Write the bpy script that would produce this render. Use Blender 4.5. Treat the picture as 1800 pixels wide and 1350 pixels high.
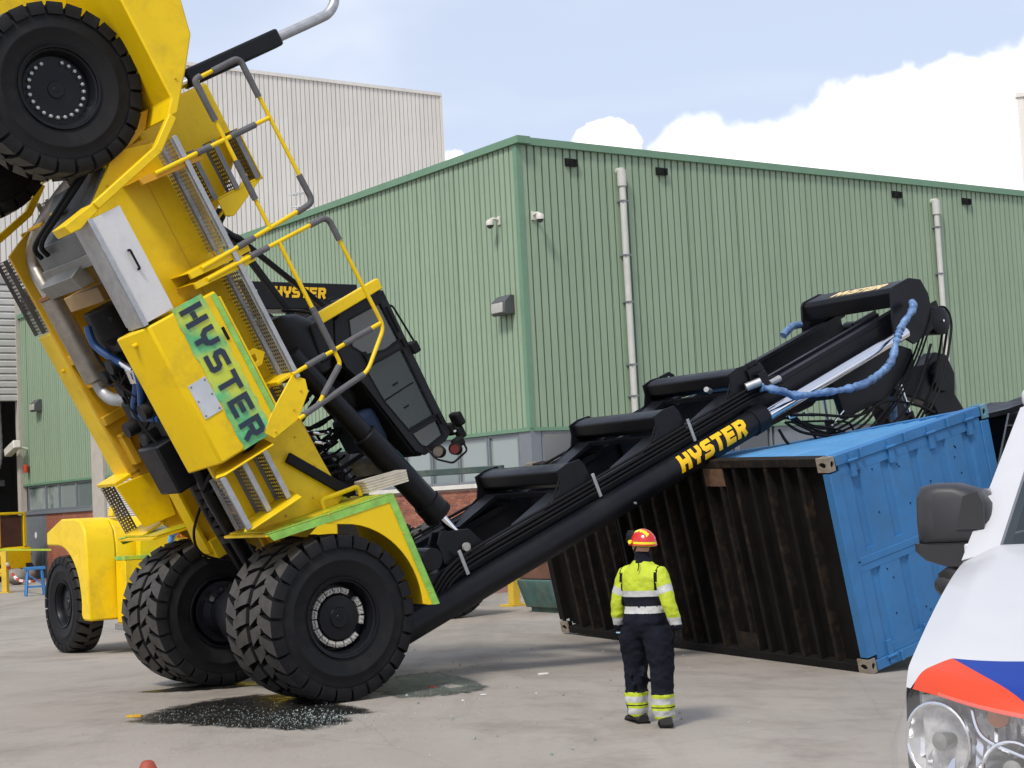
import bpy, bmesh, math, random
from math import sin, cos, pi, radians
from mathutils import Vector, Matrix, Quaternion
from mathutils import geometry as mgeo
for o in list(bpy.data.objects): bpy.data.objects.remove(o)
scene = bpy.context.scene
col = scene.collection
random.seed(7)
V = Vector
# ------------------------------------------------------------------ camera
CAMH = 2.1; FPX = 2900.0
ROLL = math.atan(.052); PITCH = math.atan(207/2900.0)
c_fw = V((0, cos(PITCH), sin(PITCH))); c_rt0 = V((1, 0, 0)); c_up0 = c_rt0.cross(c_fw)
c_rt = c_rt0*cos(ROLL) - c_up0*sin(ROLL); c_up = c_rt0*sin(ROLL) + c_up0*cos(ROLL)
cd = bpy.data.cameras.new('camera'); cam = bpy.data.objects.new('camera', cd); col.objects.link(cam)
cd.sensor_width = 36; cd.sensor_fit = 'HORIZONTAL'; cd.lens = 36*FPX/1800; cd.clip_start = .1; cd.clip_end = 3000
m3 = Matrix((c_rt, c_up, -c_fw)).transposed()
cam.matrix_world = Matrix.Translation((0, 0, CAMH)) @ m3.to_4x4()
scene.camera = cam
# ------------------------------------------------------------------ sun, sky, exposure
SUN_AZ, SUN_EL = radians(-153), radians(50)      # azimuth from +Y towards +X: behind the camera, to the left
sdir = V((sin(SUN_AZ)*cos(SUN_EL), cos(SUN_AZ)*cos(SUN_EL), sin(SUN_EL)))
sl = bpy.data.lights.new('sun', 'SUN'); sl.energy = 2.3; sl.angle = radians(11); sl.color = (1, .95, .88)
so = bpy.data.objects.new('sun', sl); col.objects.link(so)
so.rotation_euler = sdir.to_track_quat('Z', 'Y').to_euler()
scene.view_settings.view_transform = 'Standard'; scene.view_settings.look = 'None'
scene.view_settings.gamma = 1; scene.view_settings.exposure = .33
world = bpy.data.worlds.new('World'); scene.world = world; world.use_nodes = True
wn = world.node_tree; wn.nodes.clear()
def N(nt, t, **kw):
    n = nt.nodes.new(t)
    for k, v in kw.items():
        if k.startswith('i_'):
            s = n.inputs[int(k[2:])] if k[2:].isdigit() else n.inputs[k[2:].replace('_', ' ')]
            s.default_value = v
        else: setattr(n, k, v)
    return n
def Lk(nt, a, b): nt.links.new(a, b)
def pixdir(px, py):
    dx, dy = px-900, py-675
    return (c_rt*dx - c_up*dy + c_fw*FPX).normalized()
def build_world():
    nt = wn
    out = N(nt, 'ShaderNodeOutputWorld'); bg = N(nt, 'ShaderNodeBackground')
    sky = N(nt, 'ShaderNodeTexSky', sky_type='NISHITA', sun_disc=False, sun_elevation=SUN_EL, sun_rotation=SUN_AZ,
            air_density=1.0, dust_density=2.5, ozone_density=1.0)
    tc = N(nt, 'ShaderNodeTexCoord')
    # cumulus: heaps of puffs low in the sky, edges broken up by noise
    nz = N(nt, 'ShaderNodeTexNoise', i_Scale=26.0, i_Detail=4.0, i_Roughness=.55)
    Lk(nt, tc.outputs['Generated'], nz.inputs['Vector'])
    sub = N(nt, 'ShaderNodeVectorMath', operation='SUBTRACT'); sub.inputs[1].default_value = (.5, .5, .5)
    Lk(nt, nz.outputs['Color'], sub.inputs[0])
    sc = N(nt, 'ShaderNodeVectorMath', operation='SCALE'); sc.inputs['Scale'].default_value = .035
    Lk(nt, sub.outputs[0], sc.inputs[0])
    add = N(nt, 'ShaderNodeVectorMath', operation='ADD')
    Lk(nt, tc.outputs['Generated'], add.inputs[0]); Lk(nt, sc.outputs[0], add.inputs[1])
    nrm = N(nt, 'ShaderNodeVectorMath', operation='NORMALIZE'); Lk(nt, add.outputs[0], nrm.inputs[0])
    puffs = [(1080, 268, 48), (1042, 280, 34), (1245, 310, 108), (1330, 300, 95), (1420, 330, 130), (1400, 285, 70), (1510, 250, 95), (1560, 205, 85),
             (1600, 290, 150), (1690, 215, 105), (1790, 218, 122), (1900, 200, 165), (1750, 330, 170), (2050, 250, 260), (1480, 380, 160), (2300, 300, 300), (790, 300, 34)]
    pl = [(pixdir(x, y), r/FPX) for x, y, r in puffs]
    rr = random.Random(3)
    for g in range(6):
        az = radians(60 + g*48 + rr.uniform(-8, 8)); base = rr.uniform(.08, .2)
        for k in range(2):
            a = az + rr.uniform(-.16, .16); e = base + rr.uniform(-.04, .07)
            pl.append((V((sin(a)*cos(e), cos(a)*cos(e), sin(e))), rr.uniform(.08, .16)))
    prev = None
    for d, r in pl:
        dt = N(nt, 'ShaderNodeVectorMath', operation='DOT_PRODUCT'); dt.inputs[1].default_value = d
        Lk(nt, nrm.outputs[0], dt.inputs[0])
        mr = N(nt, 'ShaderNodeMapRange', interpolation_type='SMOOTHSTEP', i_1=cos(r*1.10), i_2=cos(r*.82), i_3=0.0, i_4=1.0)
        Lk(nt, dt.outputs['Value'], mr.inputs[0])
        if prev is None: prev = mr.outputs[0]
        else:
            mx = N(nt, 'ShaderNodeMath', operation='MAXIMUM'); Lk(nt, prev, mx.inputs[0]); Lk(nt, mr.outputs[0], mx.inputs[1]); prev = mx.outputs[0]
    # thin high cloud streaks
    mp = N(nt, 'ShaderNodeMapping'); mp.inputs['Scale'].default_value = (1.6, 1.6, 5.0); mp.inputs['Location'].default_value = (.3, .1, .55)
    Lk(nt, tc.outputs['Generated'], mp.inputs['Vector'])
    n2 = N(nt, 'ShaderNodeTexNoise', i_Scale=1.9, i_Detail=4.0, i_Roughness=.52, i_Distortion=.4); Lk(nt, mp.outputs[0], n2.inputs['Vector'])
    m2 = N(nt, 'ShaderNodeMapRange', interpolation_type='SMOOTHSTEP', i_1=.46, i_2=.8, i_3=0.0, i_4=.5); Lk(nt, n2.outputs[0], m2.inputs[0])
    # pale veil over the blue, then streaks, then cumulus
    mixv = N(nt, 'ShaderNodeMix', data_type='RGBA'); mixv.inputs[0].default_value = .55
    mixv.inputs[7].default_value = (7.2, 7.8, 9.4, 1)
    Lk(nt, sky.outputs[0], mixv.inputs[6])
    mixs = N(nt, 'ShaderNodeMix', data_type='RGBA'); mixs.inputs[7].default_value = (8.6, 8.9, 9.4, 1)
    Lk(nt, m2.outputs[0], mixs.inputs[0]); Lk(nt, mixv.outputs[2], mixs.inputs[6])
    n3 = N(nt, 'ShaderNodeTexNoise', i_Scale=9.0, i_Detail=2.0); Lk(nt, tc.outputs['Generated'], n3.inputs['Vector'])
    cr = N(nt, 'ShaderNodeValToRGB'); Lk(nt, n3.outputs[0], cr.inputs[0])
    cr.color_ramp.elements[0].position = .32; cr.color_ramp.elements[0].color = (7.7, 7.8, 8.2, 1)
    cr.color_ramp.elements[1].position = .55; cr.color_ramp.elements[1].color = (12, 12, 12, 1)
    mixc = N(nt, 'ShaderNodeMix', data_type='RGBA')
    Lk(nt, prev, mixc.inputs[0]); Lk(nt, mixs.outputs[2], mixc.inputs[6]); Lk(nt, cr.outputs[0], mixc.inputs[7])
    Lk(nt, mixc.outputs[2], bg.inputs[0]); bg.inputs[1].default_value = .105
    Lk(nt, bg.outputs[0], out.inputs[0])
build_world()
# ------------------------------------------------------------------ materials
MATS = {}
def mat(name, c, rough=.5, metal=0., var=.12, vs=3., bump=0., bs=40., spec=.5, coat=0., dirt=None, dirt_amt=.3, dirt_s=1.2, alpha=None, coord='Object', trans=0., streak=0., objrand=0., c2=None, c2t=(.45, .6)):
    if name in MATS: return MATS[name]
    m = bpy.data.materials.new(name); m.use_nodes = True; nt = m.node_tree
    b = nt.nodes['Principled BSDF']
    b.inputs['Roughness'].default_value = rough; b.inputs['Metallic'].default_value = metal
    b.inputs['Specular IOR Level'].default_value = spec; b.inputs['Coat Weight'].default_value = coat; b.inputs['Coat Roughness'].default_value = .12
    b.inputs['Transmission Weight'].default_value = trans
    tc = N(nt, 'ShaderNodeTexCoord')
    nz = N(nt, 'ShaderNodeTexNoise', i_Scale=vs, i_Detail=6.0, i_Roughness=.6); Lk(nt, tc.outputs[coord], nz.inputs['Vector'])
    mr = N(nt, 'ShaderNodeMapRange', i_1=.3, i_2=.7, i_3=1-var, i_4=1+var); Lk(nt, nz.outputs[0], mr.inputs[0])
    mul = N(nt, 'ShaderNodeMix', data_type='RGBA', blend_type='MULTIPLY'); mul.inputs[0].default_value = 1
    mul.inputs[6].default_value = (*c, 1); Lk(nt, mr.outputs[0], mul.inputs[7])
    cur = mul.outputs[2]
    if objrand:
        oi = N(nt, 'ShaderNodeObjectInfo'); mo = N(nt, 'ShaderNodeMapRange', i_1=0.0, i_2=1.0, i_3=1-objrand, i_4=1+objrand); Lk(nt, oi.outputs['Random'], mo.inputs[0])
        xo = N(nt, 'ShaderNodeMix', data_type='RGBA', blend_type='MULTIPLY'); xo.inputs[0].default_value = 1; Lk(nt, cur, xo.inputs[6]); Lk(nt, mo.outputs[0], xo.inputs[7]); cur = xo.outputs[2]
    if streak:
        mps = N(nt, 'ShaderNodeMapping'); mps.inputs['Scale'].default_value = (5, 5, .22); oi2 = N(nt, 'ShaderNodeObjectInfo'); Lk(nt, tc.outputs[coord], mps.inputs[0]); Lk(nt, oi2.outputs['Location'], mps.inputs['Location'])
        ns = N(nt, 'ShaderNodeTexNoise', i_Scale=1.0, i_Detail=4.0); Lk(nt, mps.outputs[0], ns.inputs['Vector'])
        ms_ = N(nt, 'ShaderNodeMapRange', i_1=.45, i_2=.75, i_3=1.0, i_4=1-streak); Lk(nt, ns.outputs[0], ms_.inputs[0])
        xs = N(nt, 'ShaderNodeMix', data_type='RGBA', blend_type='MULTIPLY'); xs.inputs[0].default_value = 1; Lk(nt, cur, xs.inputs[6]); Lk(nt, ms_.outputs[0], xs.inputs[7]); cur = xs.outputs[2]
    if c2 is not None:
        n4 = N(nt, 'ShaderNodeTexNoise', i_Scale=vs*.7, i_Detail=5.0); Lk(nt, tc.outputs[coord], n4.inputs['Vector'])
        m4 = N(nt, 'ShaderNodeMapRange', i_1=c2t[0], i_2=c2t[1], i_3=0.0, i_4=1.0); Lk(nt, n4.outputs[0], m4.inputs[0])
        x4 = N(nt, 'ShaderNodeMix', data_type='RGBA'); Lk(nt, m4.outputs[0], x4.inputs[0]); Lk(nt, cur, x4.inputs[6]); x4.inputs[7].default_value = (*c2, 1)
        cur = x4.outputs[2]
    if dirt is not None:
        n5 = N(nt, 'ShaderNodeTexNoise', i_Scale=dirt_s, i_Detail=9.0, i_Roughness=.68); Lk(nt, tc.outputs[coord], n5.inputs['Vector'])
        m5 = N(nt, 'ShaderNodeMapRange', i_1=.5, i_2=.75, i_3=0.0, i_4=dirt_amt); Lk(nt, n5.outputs[0], m5.inputs[0])
        x5 = N(nt, 'ShaderNodeMix', data_type='RGBA'); Lk(nt, m5.outputs[0], x5.inputs[0]); Lk(nt, cur, x5.inputs[6]); x5.inputs[7].default_value = (*dirt, 1)
        cur = x5.outputs[2]
        mrr = N(nt, 'ShaderNodeMapRange', i_1=.35, i_2=.75, i_3=rough, i_4=min(1, rough+.3)); Lk(nt, n5.outputs[0], mrr.inputs[0]); Lk(nt, mrr.outputs[0], b.inputs['Roughness'])
    Lk(nt, cur, b.inputs['Base Color'])
    if bump:
        nb = N(nt, 'ShaderNodeTexNoise', i_Scale=bs, i_Detail=5.0); Lk(nt, tc.outputs[coord], nb.inputs['Vector'])
        bp = N(nt, 'ShaderNodeBump', i_Strength=bump, i_Distance=.02); Lk(nt, nb.outputs[0], bp.inputs['Height']); Lk(nt, bp.outputs[0], b.inputs['Normal'])
    if alpha is not None: b.inputs['Alpha'].default_value = alpha
    MATS[name] = m
    return m
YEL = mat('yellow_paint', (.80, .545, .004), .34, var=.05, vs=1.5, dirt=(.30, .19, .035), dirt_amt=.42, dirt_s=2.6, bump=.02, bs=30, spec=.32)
YELD = mat('yellow_dark', (.62, .36, .01), .5, var=.1, vs=2, dirt=(.12, .09, .04), dirt_amt=.35)  # deeper yellow for inner plates, brackets, bolts and weld seams
ORN = mat('orange_bracket_paint', (.60, .30, .01), .45, dirt=(.2, .1, .02))
BLK = mat('black_paint', (.0055, .006, .0085), .30, var=.15, vs=4, dirt=(.02, .02, .02), dirt_amt=.3, spec=.22)
BLKM = mat('black_matt', (.006, .006, .007), .6, dirt=(.025, .023, .02), dirt_amt=.35, spec=.22)
CABG = mat('cab_grey', (.013, .0135, .016), .45, var=.1, dirt=(.03, .03, .03), dirt_amt=.25, spec=.22)
RUB = mat('tyre_rubber', (.0075, .0078, .0092), .55, var=.25, vs=6, dirt=(.03, .028, .025), dirt_amt=.4, dirt_s=3, bump=.12, bs=25, spec=.22)
RUBT = mat('tread_rubber_lit', (.05, .047, .043), .5, var=.3, vs=5, dirt=(.10, .09, .078), dirt_amt=.6, dirt_s=3, bump=.15, bs=30, spec=.22)  # paler lug tops: light falling on the tread put into the colour
PAD = mat('foam_padding', (.115, .115, .12), .75, var=.15, vs=8, bump=.25, bs=30, spec=.22)
GALV = mat('galvanised_steel', (.42, .43, .44), .42, metal=.75, var=.15, vs=9, dirt=(.2, .2, .2), dirt_amt=.3)
GALVD = mat('dark_grating_steel', (.19, .19, .19), .5, metal=.5, var=.2, vs=6)
CHEQ = mat('chequer_plate', (.66, .65, .64), .4, metal=.35, var=.12, vs=4, bump=.12, bs=45, dirt=(.4, .38, .35), dirt_amt=.4, dirt_s=4)
STEEL = mat('steel_pipe', (.33, .31, .28), .32, metal=.85, var=.2, vs=5, dirt=(.14, .10, .07), dirt_amt=.4)
CHR = mat('chrome', (.80, .80, .82), .12, metal=1, var=.04)
RIMW = mat('rim_clamp_white', (.40, .39, .36), .45, var=.2, dirt=(.07, .06, .05), dirt_amt=.7, dirt_s=9)
FILM = mat('green_film', (.22, .48, .07), .22, var=.25, vs=5, spec=.6, bump=.3, bs=10)
FILMT = mat('green_film_sheet', (.10, .45, .17), .18, var=.35, vs=4, c2=(.50, .58, .04), c2t=(.42, .6), bump=.35, bs=9)
NAVY = mat('logo_navy', (.012, .022, .045), .4)
LOGOY = mat('logo_yellow', (.80, .47, .0), .4, var=.04)
LOGOP = mat('logo_pale', (.72, .56, .28), .45, var=.08)
PLATE = mat('data_plate', (.52, .55, .58), .35, metal=.3)
BLUEH = mat('blue_hose', (.016, .07, .22), .4, var=.15)
BLUEW = mat('blue_wrap', (.12, .22, .40), .5, var=.45, vs=9, c2=(.05, .11, .25), c2t=(.45, .7), bump=.8, bs=16)
TAN = mat('tan_plate', (.34, .22, .09), .5)
GREY_E = mat('dark_engine', (.02, .02, .022), .5, var=.4, vs=8, dirt=(.06, .055, .05), dirt_amt=.5, spec=.22)
PAPER = mat('paper_bundle', (.55, .50, .40), .8, var=.15, vs=9)
def glass(name, tint, mixv, tr=(.75, .82, .82)):
    m = bpy.data.materials.new(name); m.use_nodes = True; nt = m.node_tree; nt.nodes.clear()
    o = N(nt, 'ShaderNodeOutputMaterial'); g = N(nt, 'ShaderNodeBsdfPrincipled'); t = N(nt, 'ShaderNodeBsdfTransparent'); mx = N(nt, 'ShaderNodeMixShader')
    g.inputs['Base Color'].default_value = (*tint, 1); g.inputs['Roughness'].default_value = .04; g.inputs['Specular IOR Level'].default_value = .9
    t.inputs[0].default_value = (*tr, 1)
    mx.inputs[0].default_value = mixv
    Lk(nt, t.outputs[0], mx.inputs[1]); Lk(nt, g.outputs[0], mx.inputs[2]); Lk(nt, mx.outputs[0], o.inputs[0]); MATS[name] = m
    return m
CABGL = glass('cab_glass', (.04, .06, .065), .32)
TINT = glass('tinted_glass', (.02, .03, .035), .62)
# ------------------------------------------------------------------ mesh helpers
class MB:
    def __init__(s): s.v = []; s.f = []; s.mi = []; s.cur = 0
    def add(s, vs, fs, tf=None):
        b = len(s.v)
        for p in vs:
            p = V(p); s.v.append(tuple(tf @ p if tf else p))
        for f in fs: s.f.append(tuple(b+i for i in f)); s.mi.append(s.cur)
        return s
    def box(s, c, sz, rot=None):
        x, y, z = sz[0]/2, sz[1]/2, sz[2]/2
        pts = [V((a*x, b*y, d*z)) for a in (-1, 1) for b in (-1, 1) for d in (-1, 1)]
        if rot is not None: pts = [rot @ p for p in pts]
        return s.add([p+V(c) for p in pts], [(0, 1, 3, 2), (4, 6, 7, 5), (0, 4, 5, 1), (2, 3, 7, 6), (0, 2, 6, 4), (1, 5, 7, 3)])
    def bx(s, x0, x1, y0, y1, z0, z1): return s.box(((x0+x1)/2, (y0+y1)/2, (z0+z1)/2), (abs(x1-x0), abs(y1-y0), abs(z1-z0)))
    def bar(s, a, b, w, h, up=(0, 0, 1)):
        a, b = V(a), V(b); d = (b-a); L = d.length; d.normalize(); u = V(up)
        if abs(d.dot(u)) > .98: u = V((1, 0, 0))
        r = d.cross(u).normalized(); u = r.cross(d)
        R = Matrix((d, r, u)).transposed()
        return s.box((a+b)/2, (L, w, h), R)
    def prism(s, poly, ax, a0, a1):
        # poly in the plane across axis ax; convex or simple polygon
        n = len(poly)
        def P(p, a): return {'x': (a, p[0], p[1]), 'y': (p[0], a, p[1]), 'z': (p[0], p[1], a)}[ax]
        vs = [P(p, a0) for p in poly]+[P(p, a1) for p in poly]
        return s.add(vs, [tuple(range(n))[::-1], tuple(range(n, 2*n))]+[(i, (i+1) % n, n+(i+1) % n, n+i) for i in range(n)])
    def panel(s, outer, holes, ax, a0, a1):
        loops = [outer]+list(holes); pts = []; edges = []; li = []
        for lp in loops:
            b = len(pts); pts += [V(p) for p in lp]; k = len(lp); idx = list(range(b, b+k)); li.append(idx)
            edges += [(idx[i], idx[(i+1) % k]) for i in range(k)]
        vv, ee, ff, *_ = mgeo.delaunay_2d_cdt(pts, edges, [], 0, 1e-6)
        def inside(p, lp):
            c = False
            for i in range(len(lp)):
                x1, y1 = lp[i]; x2, y2 = lp[i-1]
                if (y1 > p[1]) != (y2 > p[1]) and p[0] < (x2-x1)*(p[1]-y1)/(y2-y1)+x1: c = not c
            return c
        keep = []
        for f in ff:
            c = sum((vv[i] for i in f), V((0, 0)))/len(f)
            if inside(c, outer) and not any(inside(c, h) for h in holes): keep.append(f)
        def P(p, a): return {'x': (a, p[0], p[1]), 'y': (p[0], a, p[1]), 'z': (p[0], p[1], a)}[ax]
        n = len(vv)
        vs = [P(p, a0) for p in vv]+[P(p, a1) for p in vv]
        fs = [tuple(f)[::-1] for f in keep]+[tuple(n+i for i in f) for f in keep]
        cnt = {}
        for f in keep:
            for i in range(len(f)):
                e = (f[i], f[(i+1) % len(f)]); cnt[e] = 1
        for (a, b) in cnt:
            if (b, a) not in cnt: fs.append((a, b, n+b, n+a))
        return s.add(vs, fs)
    def tube(s, pts, r, n=10, cap=True):
        pts = [V(p) for p in pts]; k = len(pts); rs = r if isinstance(r, (list, tuple)) else [r]*k
        T = []
        for i in range(k):
            a = pts[max(i-1, 0)]; b = pts[min(i+1, k-1)]; T.append((b-a).normalized())
        u = T[0].orthogonal().normalized(); vs = []
        for i in range(k):
            if i:
                q = T[i-1].rotation_difference(T[i]); u = q @ u
            u = (u-T[i]*u.dot(T[i])).normalized(); w = T[i].cross(u)
            st = 1.0
            if 0 < i < k-1:
                ca = (pts[i]-pts[i-1]).normalized().dot((pts[i+1]-pts[i]).normalized()); st = 1/max(.6, math.sqrt(max(.01, (1+ca)/2)))
            for j in range(n):
                a = 2*pi*j/n; vs.append(pts[i]+(u*cos(a)+w*sin(a))*rs[i]*(st if n > 4 else 1))
        fs = [(i*n+j, i*n+(j+1) % n, (i+1)*n+(j+1) % n, (i+1)*n+j) for i in range(k-1) for j in range(n)]
        if cap: fs += [tuple(range(n))[::-1], tuple((k-1)*n+j for j in range(n))]
        return s.add(vs, fs)
    def lathe(s, prof, n=32, ax='y', tf=None, closed=False):
        # prof: list of (along, radius)
        vs = []
        for a, r in prof:
            for j in range(n):
                t = 2*pi*j/n
                vs.append({'y': (r*cos(t), a, r*sin(t)), 'z': (r*cos(t), r*sin(t), a), 'x': (a, r*cos(t), r*sin(t))}[ax])
        k = len(prof)
        fs = [(i*n+j, i*n+(j+1) % n, (i+1)*n+(j+1) % n, (i+1)*n+j) for i in range(k-1) for j in range(n)]
        if closed: fs += [((k-1)*n+j, (k-1)*n+(j+1) % n, (j+1) % n, j) for j in range(n)]
        else: fs += [tuple(range(n))[::-1], tuple((k-1)*n+j for j in range(n))]
        return s.add(vs, fs, tf)
    def loft(s, rings, cap=True):
        n = len(rings[0]); vs = [p for r in rings for p in r]; k = len(rings)
        fs = [(i*n+j, i*n+(j+1) % n, (i+1)*n+(j+1) % n, (i+1)*n+j) for i in range(k-1) for j in range(n)]
        if cap: fs += [tuple(range(n))[::-1], tuple((k-1)*n+j for j in range(n))]
        return s.add(vs, fs)
    def grid(s, rows):
        m = len(rows[0]); vs = [p for r in rows for p in r]
        return s.add(vs, [(i*m+j, i*m+j+1, (i+1)*m+j+1, (i+1)*m+j) for i in range(len(rows)-1) for j in range(m-1)])
    def mesh(s, name, mats, smooth=True, ang=35, fix=True):
        me = bpy.data.meshes.new(name); me.from_pydata(s.v, [], s.f)
        ml = mats if isinstance(mats, (list, tuple)) else [mats]
        for m in ml: me.materials.append(m)
        if len(ml) > 1: me.polygons.foreach_set('material_index', s.mi)
        if fix:
            bm = bmesh.new(); bm.from_mesh(me); bmesh.ops.recalc_face_normals(bm, faces=bm.faces); bm.to_mesh(me); bm.free()
        if smooth:
            me.polygons.foreach_set('use_smooth', [True]*len(me.polygons)); me.set_sharp_from_angle(angle=radians(ang))
        me.update()
        return me
    def build(s, name, mats, parent=None, bev=0, tf=None, smooth=True, ang=35, seg=2):
        o = bpy.data.objects.new(name, s.mesh(name, mats, smooth, ang)); col.objects.link(o)
        if parent: o.parent = parent
        if tf: o.matrix_local = tf
        if bev:
            m = o.modifiers.new('bevel', 'BEVEL'); m.width = bev; m.segments = seg; m.limit_method = 'ANGLE'; m.angle_limit = radians(40)
        return o
def empty(name, label, cat, M=None, group=None):
    o = bpy.data.objects.new(name, None); col.objects.link(o); o.empty_display_size = .2
    if M is not None: o.matrix_world = M
    return tag(o, label, cat, group)
def tag(o, label=None, cat=None, group=None, kind=None):
    for k, v in (('label', label), ('category', cat), ('group', group), ('kind', kind)):
        if v: o[k] = v
    return o
def inst(name, me, parent=None, tf=None):
    o = bpy.data.objects.new(name, me); col.objects.link(o)
    if parent: o.parent = parent
    if tf is not None: o.matrix_local = tf
    return o
def arc(c, r, a0, a1, n, ax='xz', k=0.):
    out = []
    for i in range(n+1):
        a = radians(a0+(a1-a0)*i/n); out.append((c[0]+r*cos(a), c[1]+r*sin(a)))
    return out
def fillet(pts, r, n=5):
    # round the inner corners of a 3D polyline
    pts = [V(p) for p in pts]; out = [pts[0]]
    for i in range(1, len(pts)-1):
        a, b, c = pts[i-1], pts[i], pts[i+1]; d1 = (a-b); d2 = (c-b); rr = min(r, d1.length*.45, d2.length*.45)
        p0 = b+d1.normalized()*rr; p1 = b+d2.normalized()*rr
        for k in range(n+1):
            t = k/n; out.append(p0*(1-t)**2+b*2*t*(1-t)+p1*t*t)
    out.append(pts[-1]); return out
def smoothpath(pts, n=8):
    pts = [V(p) for p in pts]; out = []
    for i in range(len(pts)-1):
        p0 = pts[max(i-1, 0)]; p1 = pts[i]; p2 = pts[i+1]; p3 = pts[min(i+2, len(pts)-1)]
        for k in range(n):
            t = k/n; out.append(.5*((2*p1)+(-p0+p2)*t+(2*p0-5*p1+4*p2-p3)*t*t+(-p0+3*p1-3*p2+p3)*t**3))
    out.append(pts[-1]); return out
GLY = {'H': [[(.13, 0), (.13, 1)], [(.67, 0), (.67, 1)], [(.26, .5), (.54, .5)]],
       'Y': [[(.13, 1), (.13, .62), (.25, .46), (.58, .46), (.67, .62), (.67, 1)], [(.42, .35), (.42, 0)]],
       'S': [[(.76, .88), (.22, .88), (.13, .8), (.13, .59), (.22, .5), (.58, .5), (.67, .41), (.67, .2), (.58, .12), (.02, .12)]],
       'T': [[(.0, .88), (.8, .88)], [(.4, .76), (.4, 0)]],
       'E': [[(.76, .88), (.13, .88), (.13, .12), (.76, .12)], [(.26, .5), (.7, .5)]],
       'R': [[(.13, 0), (.13, .88), (.58, .88), (.67, .79), (.67, .56), (.58, .47), (.26, .47)], [(.48, .36), (.70, 0)]],
       'V': [[(.1, 1), (.4, .12), (.7, 1)]], 'A': [[(.1, 0), (.4, .88), (.7, 0)], [(.28, .3), (.52, .3)]], 'W': [[(.05, 1), (.2, .1), (.4, .7), (.6, .1), (.75, 1)]]}
def text(mb, string, o, ux, uy, h, adv=.86, w=.12, shear=0., depth=.006):
    o, ux, uy = V(o), V(ux).normalized(), V(uy).normalized(); nn = ux.cross(uy)
    for ci, ch in enumerate(string):
        for si, st in enumerate(GLY.get(ch, [])):
            k = len(st); L = []; Rr = []
            for i in range(k):
                p = V(st[i]); d0 = (V(st[i])-V(st[i-1])).normalized() if i else None; d1 = (V(st[i+1])-V(st[i])).normalized() if i < k-1 else None
                d = d0 if d1 is None else d1 if d0 is None else (d0+d1).normalized()
                n2 = V((-d.y, d.x)); kk = w
                if d0 is not None and d1 is not None: kk = w/max(.5, n2.dot(V((-d0.y, d0.x))))
                L.append(p+n2*kk); Rr.append(p-n2*kk)
            def P(q, z): return o+ux*((q.x+ci*adv+q.y*shear)*h)+uy*(q.y*h)+nn*(z+si*.0012)
            vs = [P(q, 0) for q in L]+[P(q, 0) for q in Rr]+[P(q, depth) for q in L]+[P(q, depth) for q in Rr]
            fs = []
            for i in range(k-1):
                fs += [(2*k+i, 3*k+i, 3*k+i+1, 2*k+i+1), (i, i+1, k+i+1, k+i), (i, 2*k+i, 2*k+i+1, i+1), (k+i, k+i+1, 3*k+i+1, 3*k+i)]
            fs += [(0, k, 3*k, 2*k), (k-1, 3*k-1, 4*k-1, 2*k-1)]
            mb.add(vs, fs)
def perf(mb, o, ux, uy, L, W, nu, nv, hole=.3, lip=.05, nn=None):
    # perforated plank: nu x nv cells each with an octagonal hole, folded edges
    o, ux, uy = V(o), V(ux).normalized(), V(uy).normalized(); nn = V(nn) if nn else ux.cross(uy)
    du, dv = L/nu, W/nv; vs = []; fs = []
    for i in range(nu):
        for j in range(nv):
            b = len(vs); cu, cv = (i+.5)*du, (j+.5)*dv
            for k in range(8):
                a = pi/4*k; q = max(abs(cos(a)), abs(sin(a)))
                vs.append(o+ux*(cu+du/2*cos(a)/q)+uy*(cv+dv/2*sin(a)/q))
            for k in range(8):
                a = pi/4*k; vs.append(o+ux*(cu+du*hole*cos(a))+uy*(cv+dv*hole*sin(a)))
            fs += [(b+k, b+(k+1) % 8, b+8+(k+1) % 8, b+8+k) for k in range(8)]
    mb.add(vs, fs)
    for a, bb in ((o, o+ux*L), (o+uy*W, o+uy*W+ux*L)):
        mb.add([a, bb, bb-nn*lip, a-nn*lip], [(0, 1, 2, 3)])
scene.cycles.max_bounces = 6; scene.cycles.diffuse_bounces = 3; scene.cycles.glossy_bounces = 3; scene.cycles.transmission_bounces = 4; scene.cycles.transparent_max_bounces = 8
scene.cycles.caustics_reflective = False; scene.cycles.caustics_refractive = False
scene.cycles.use_denoising = True; scene.cycles.use_adaptive_sampling = True; scene.cycles.adaptive_threshold = .02
world.cycles.sampling_method = 'MANUAL'; world.cycles.sample_map_resolution = 256
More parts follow.
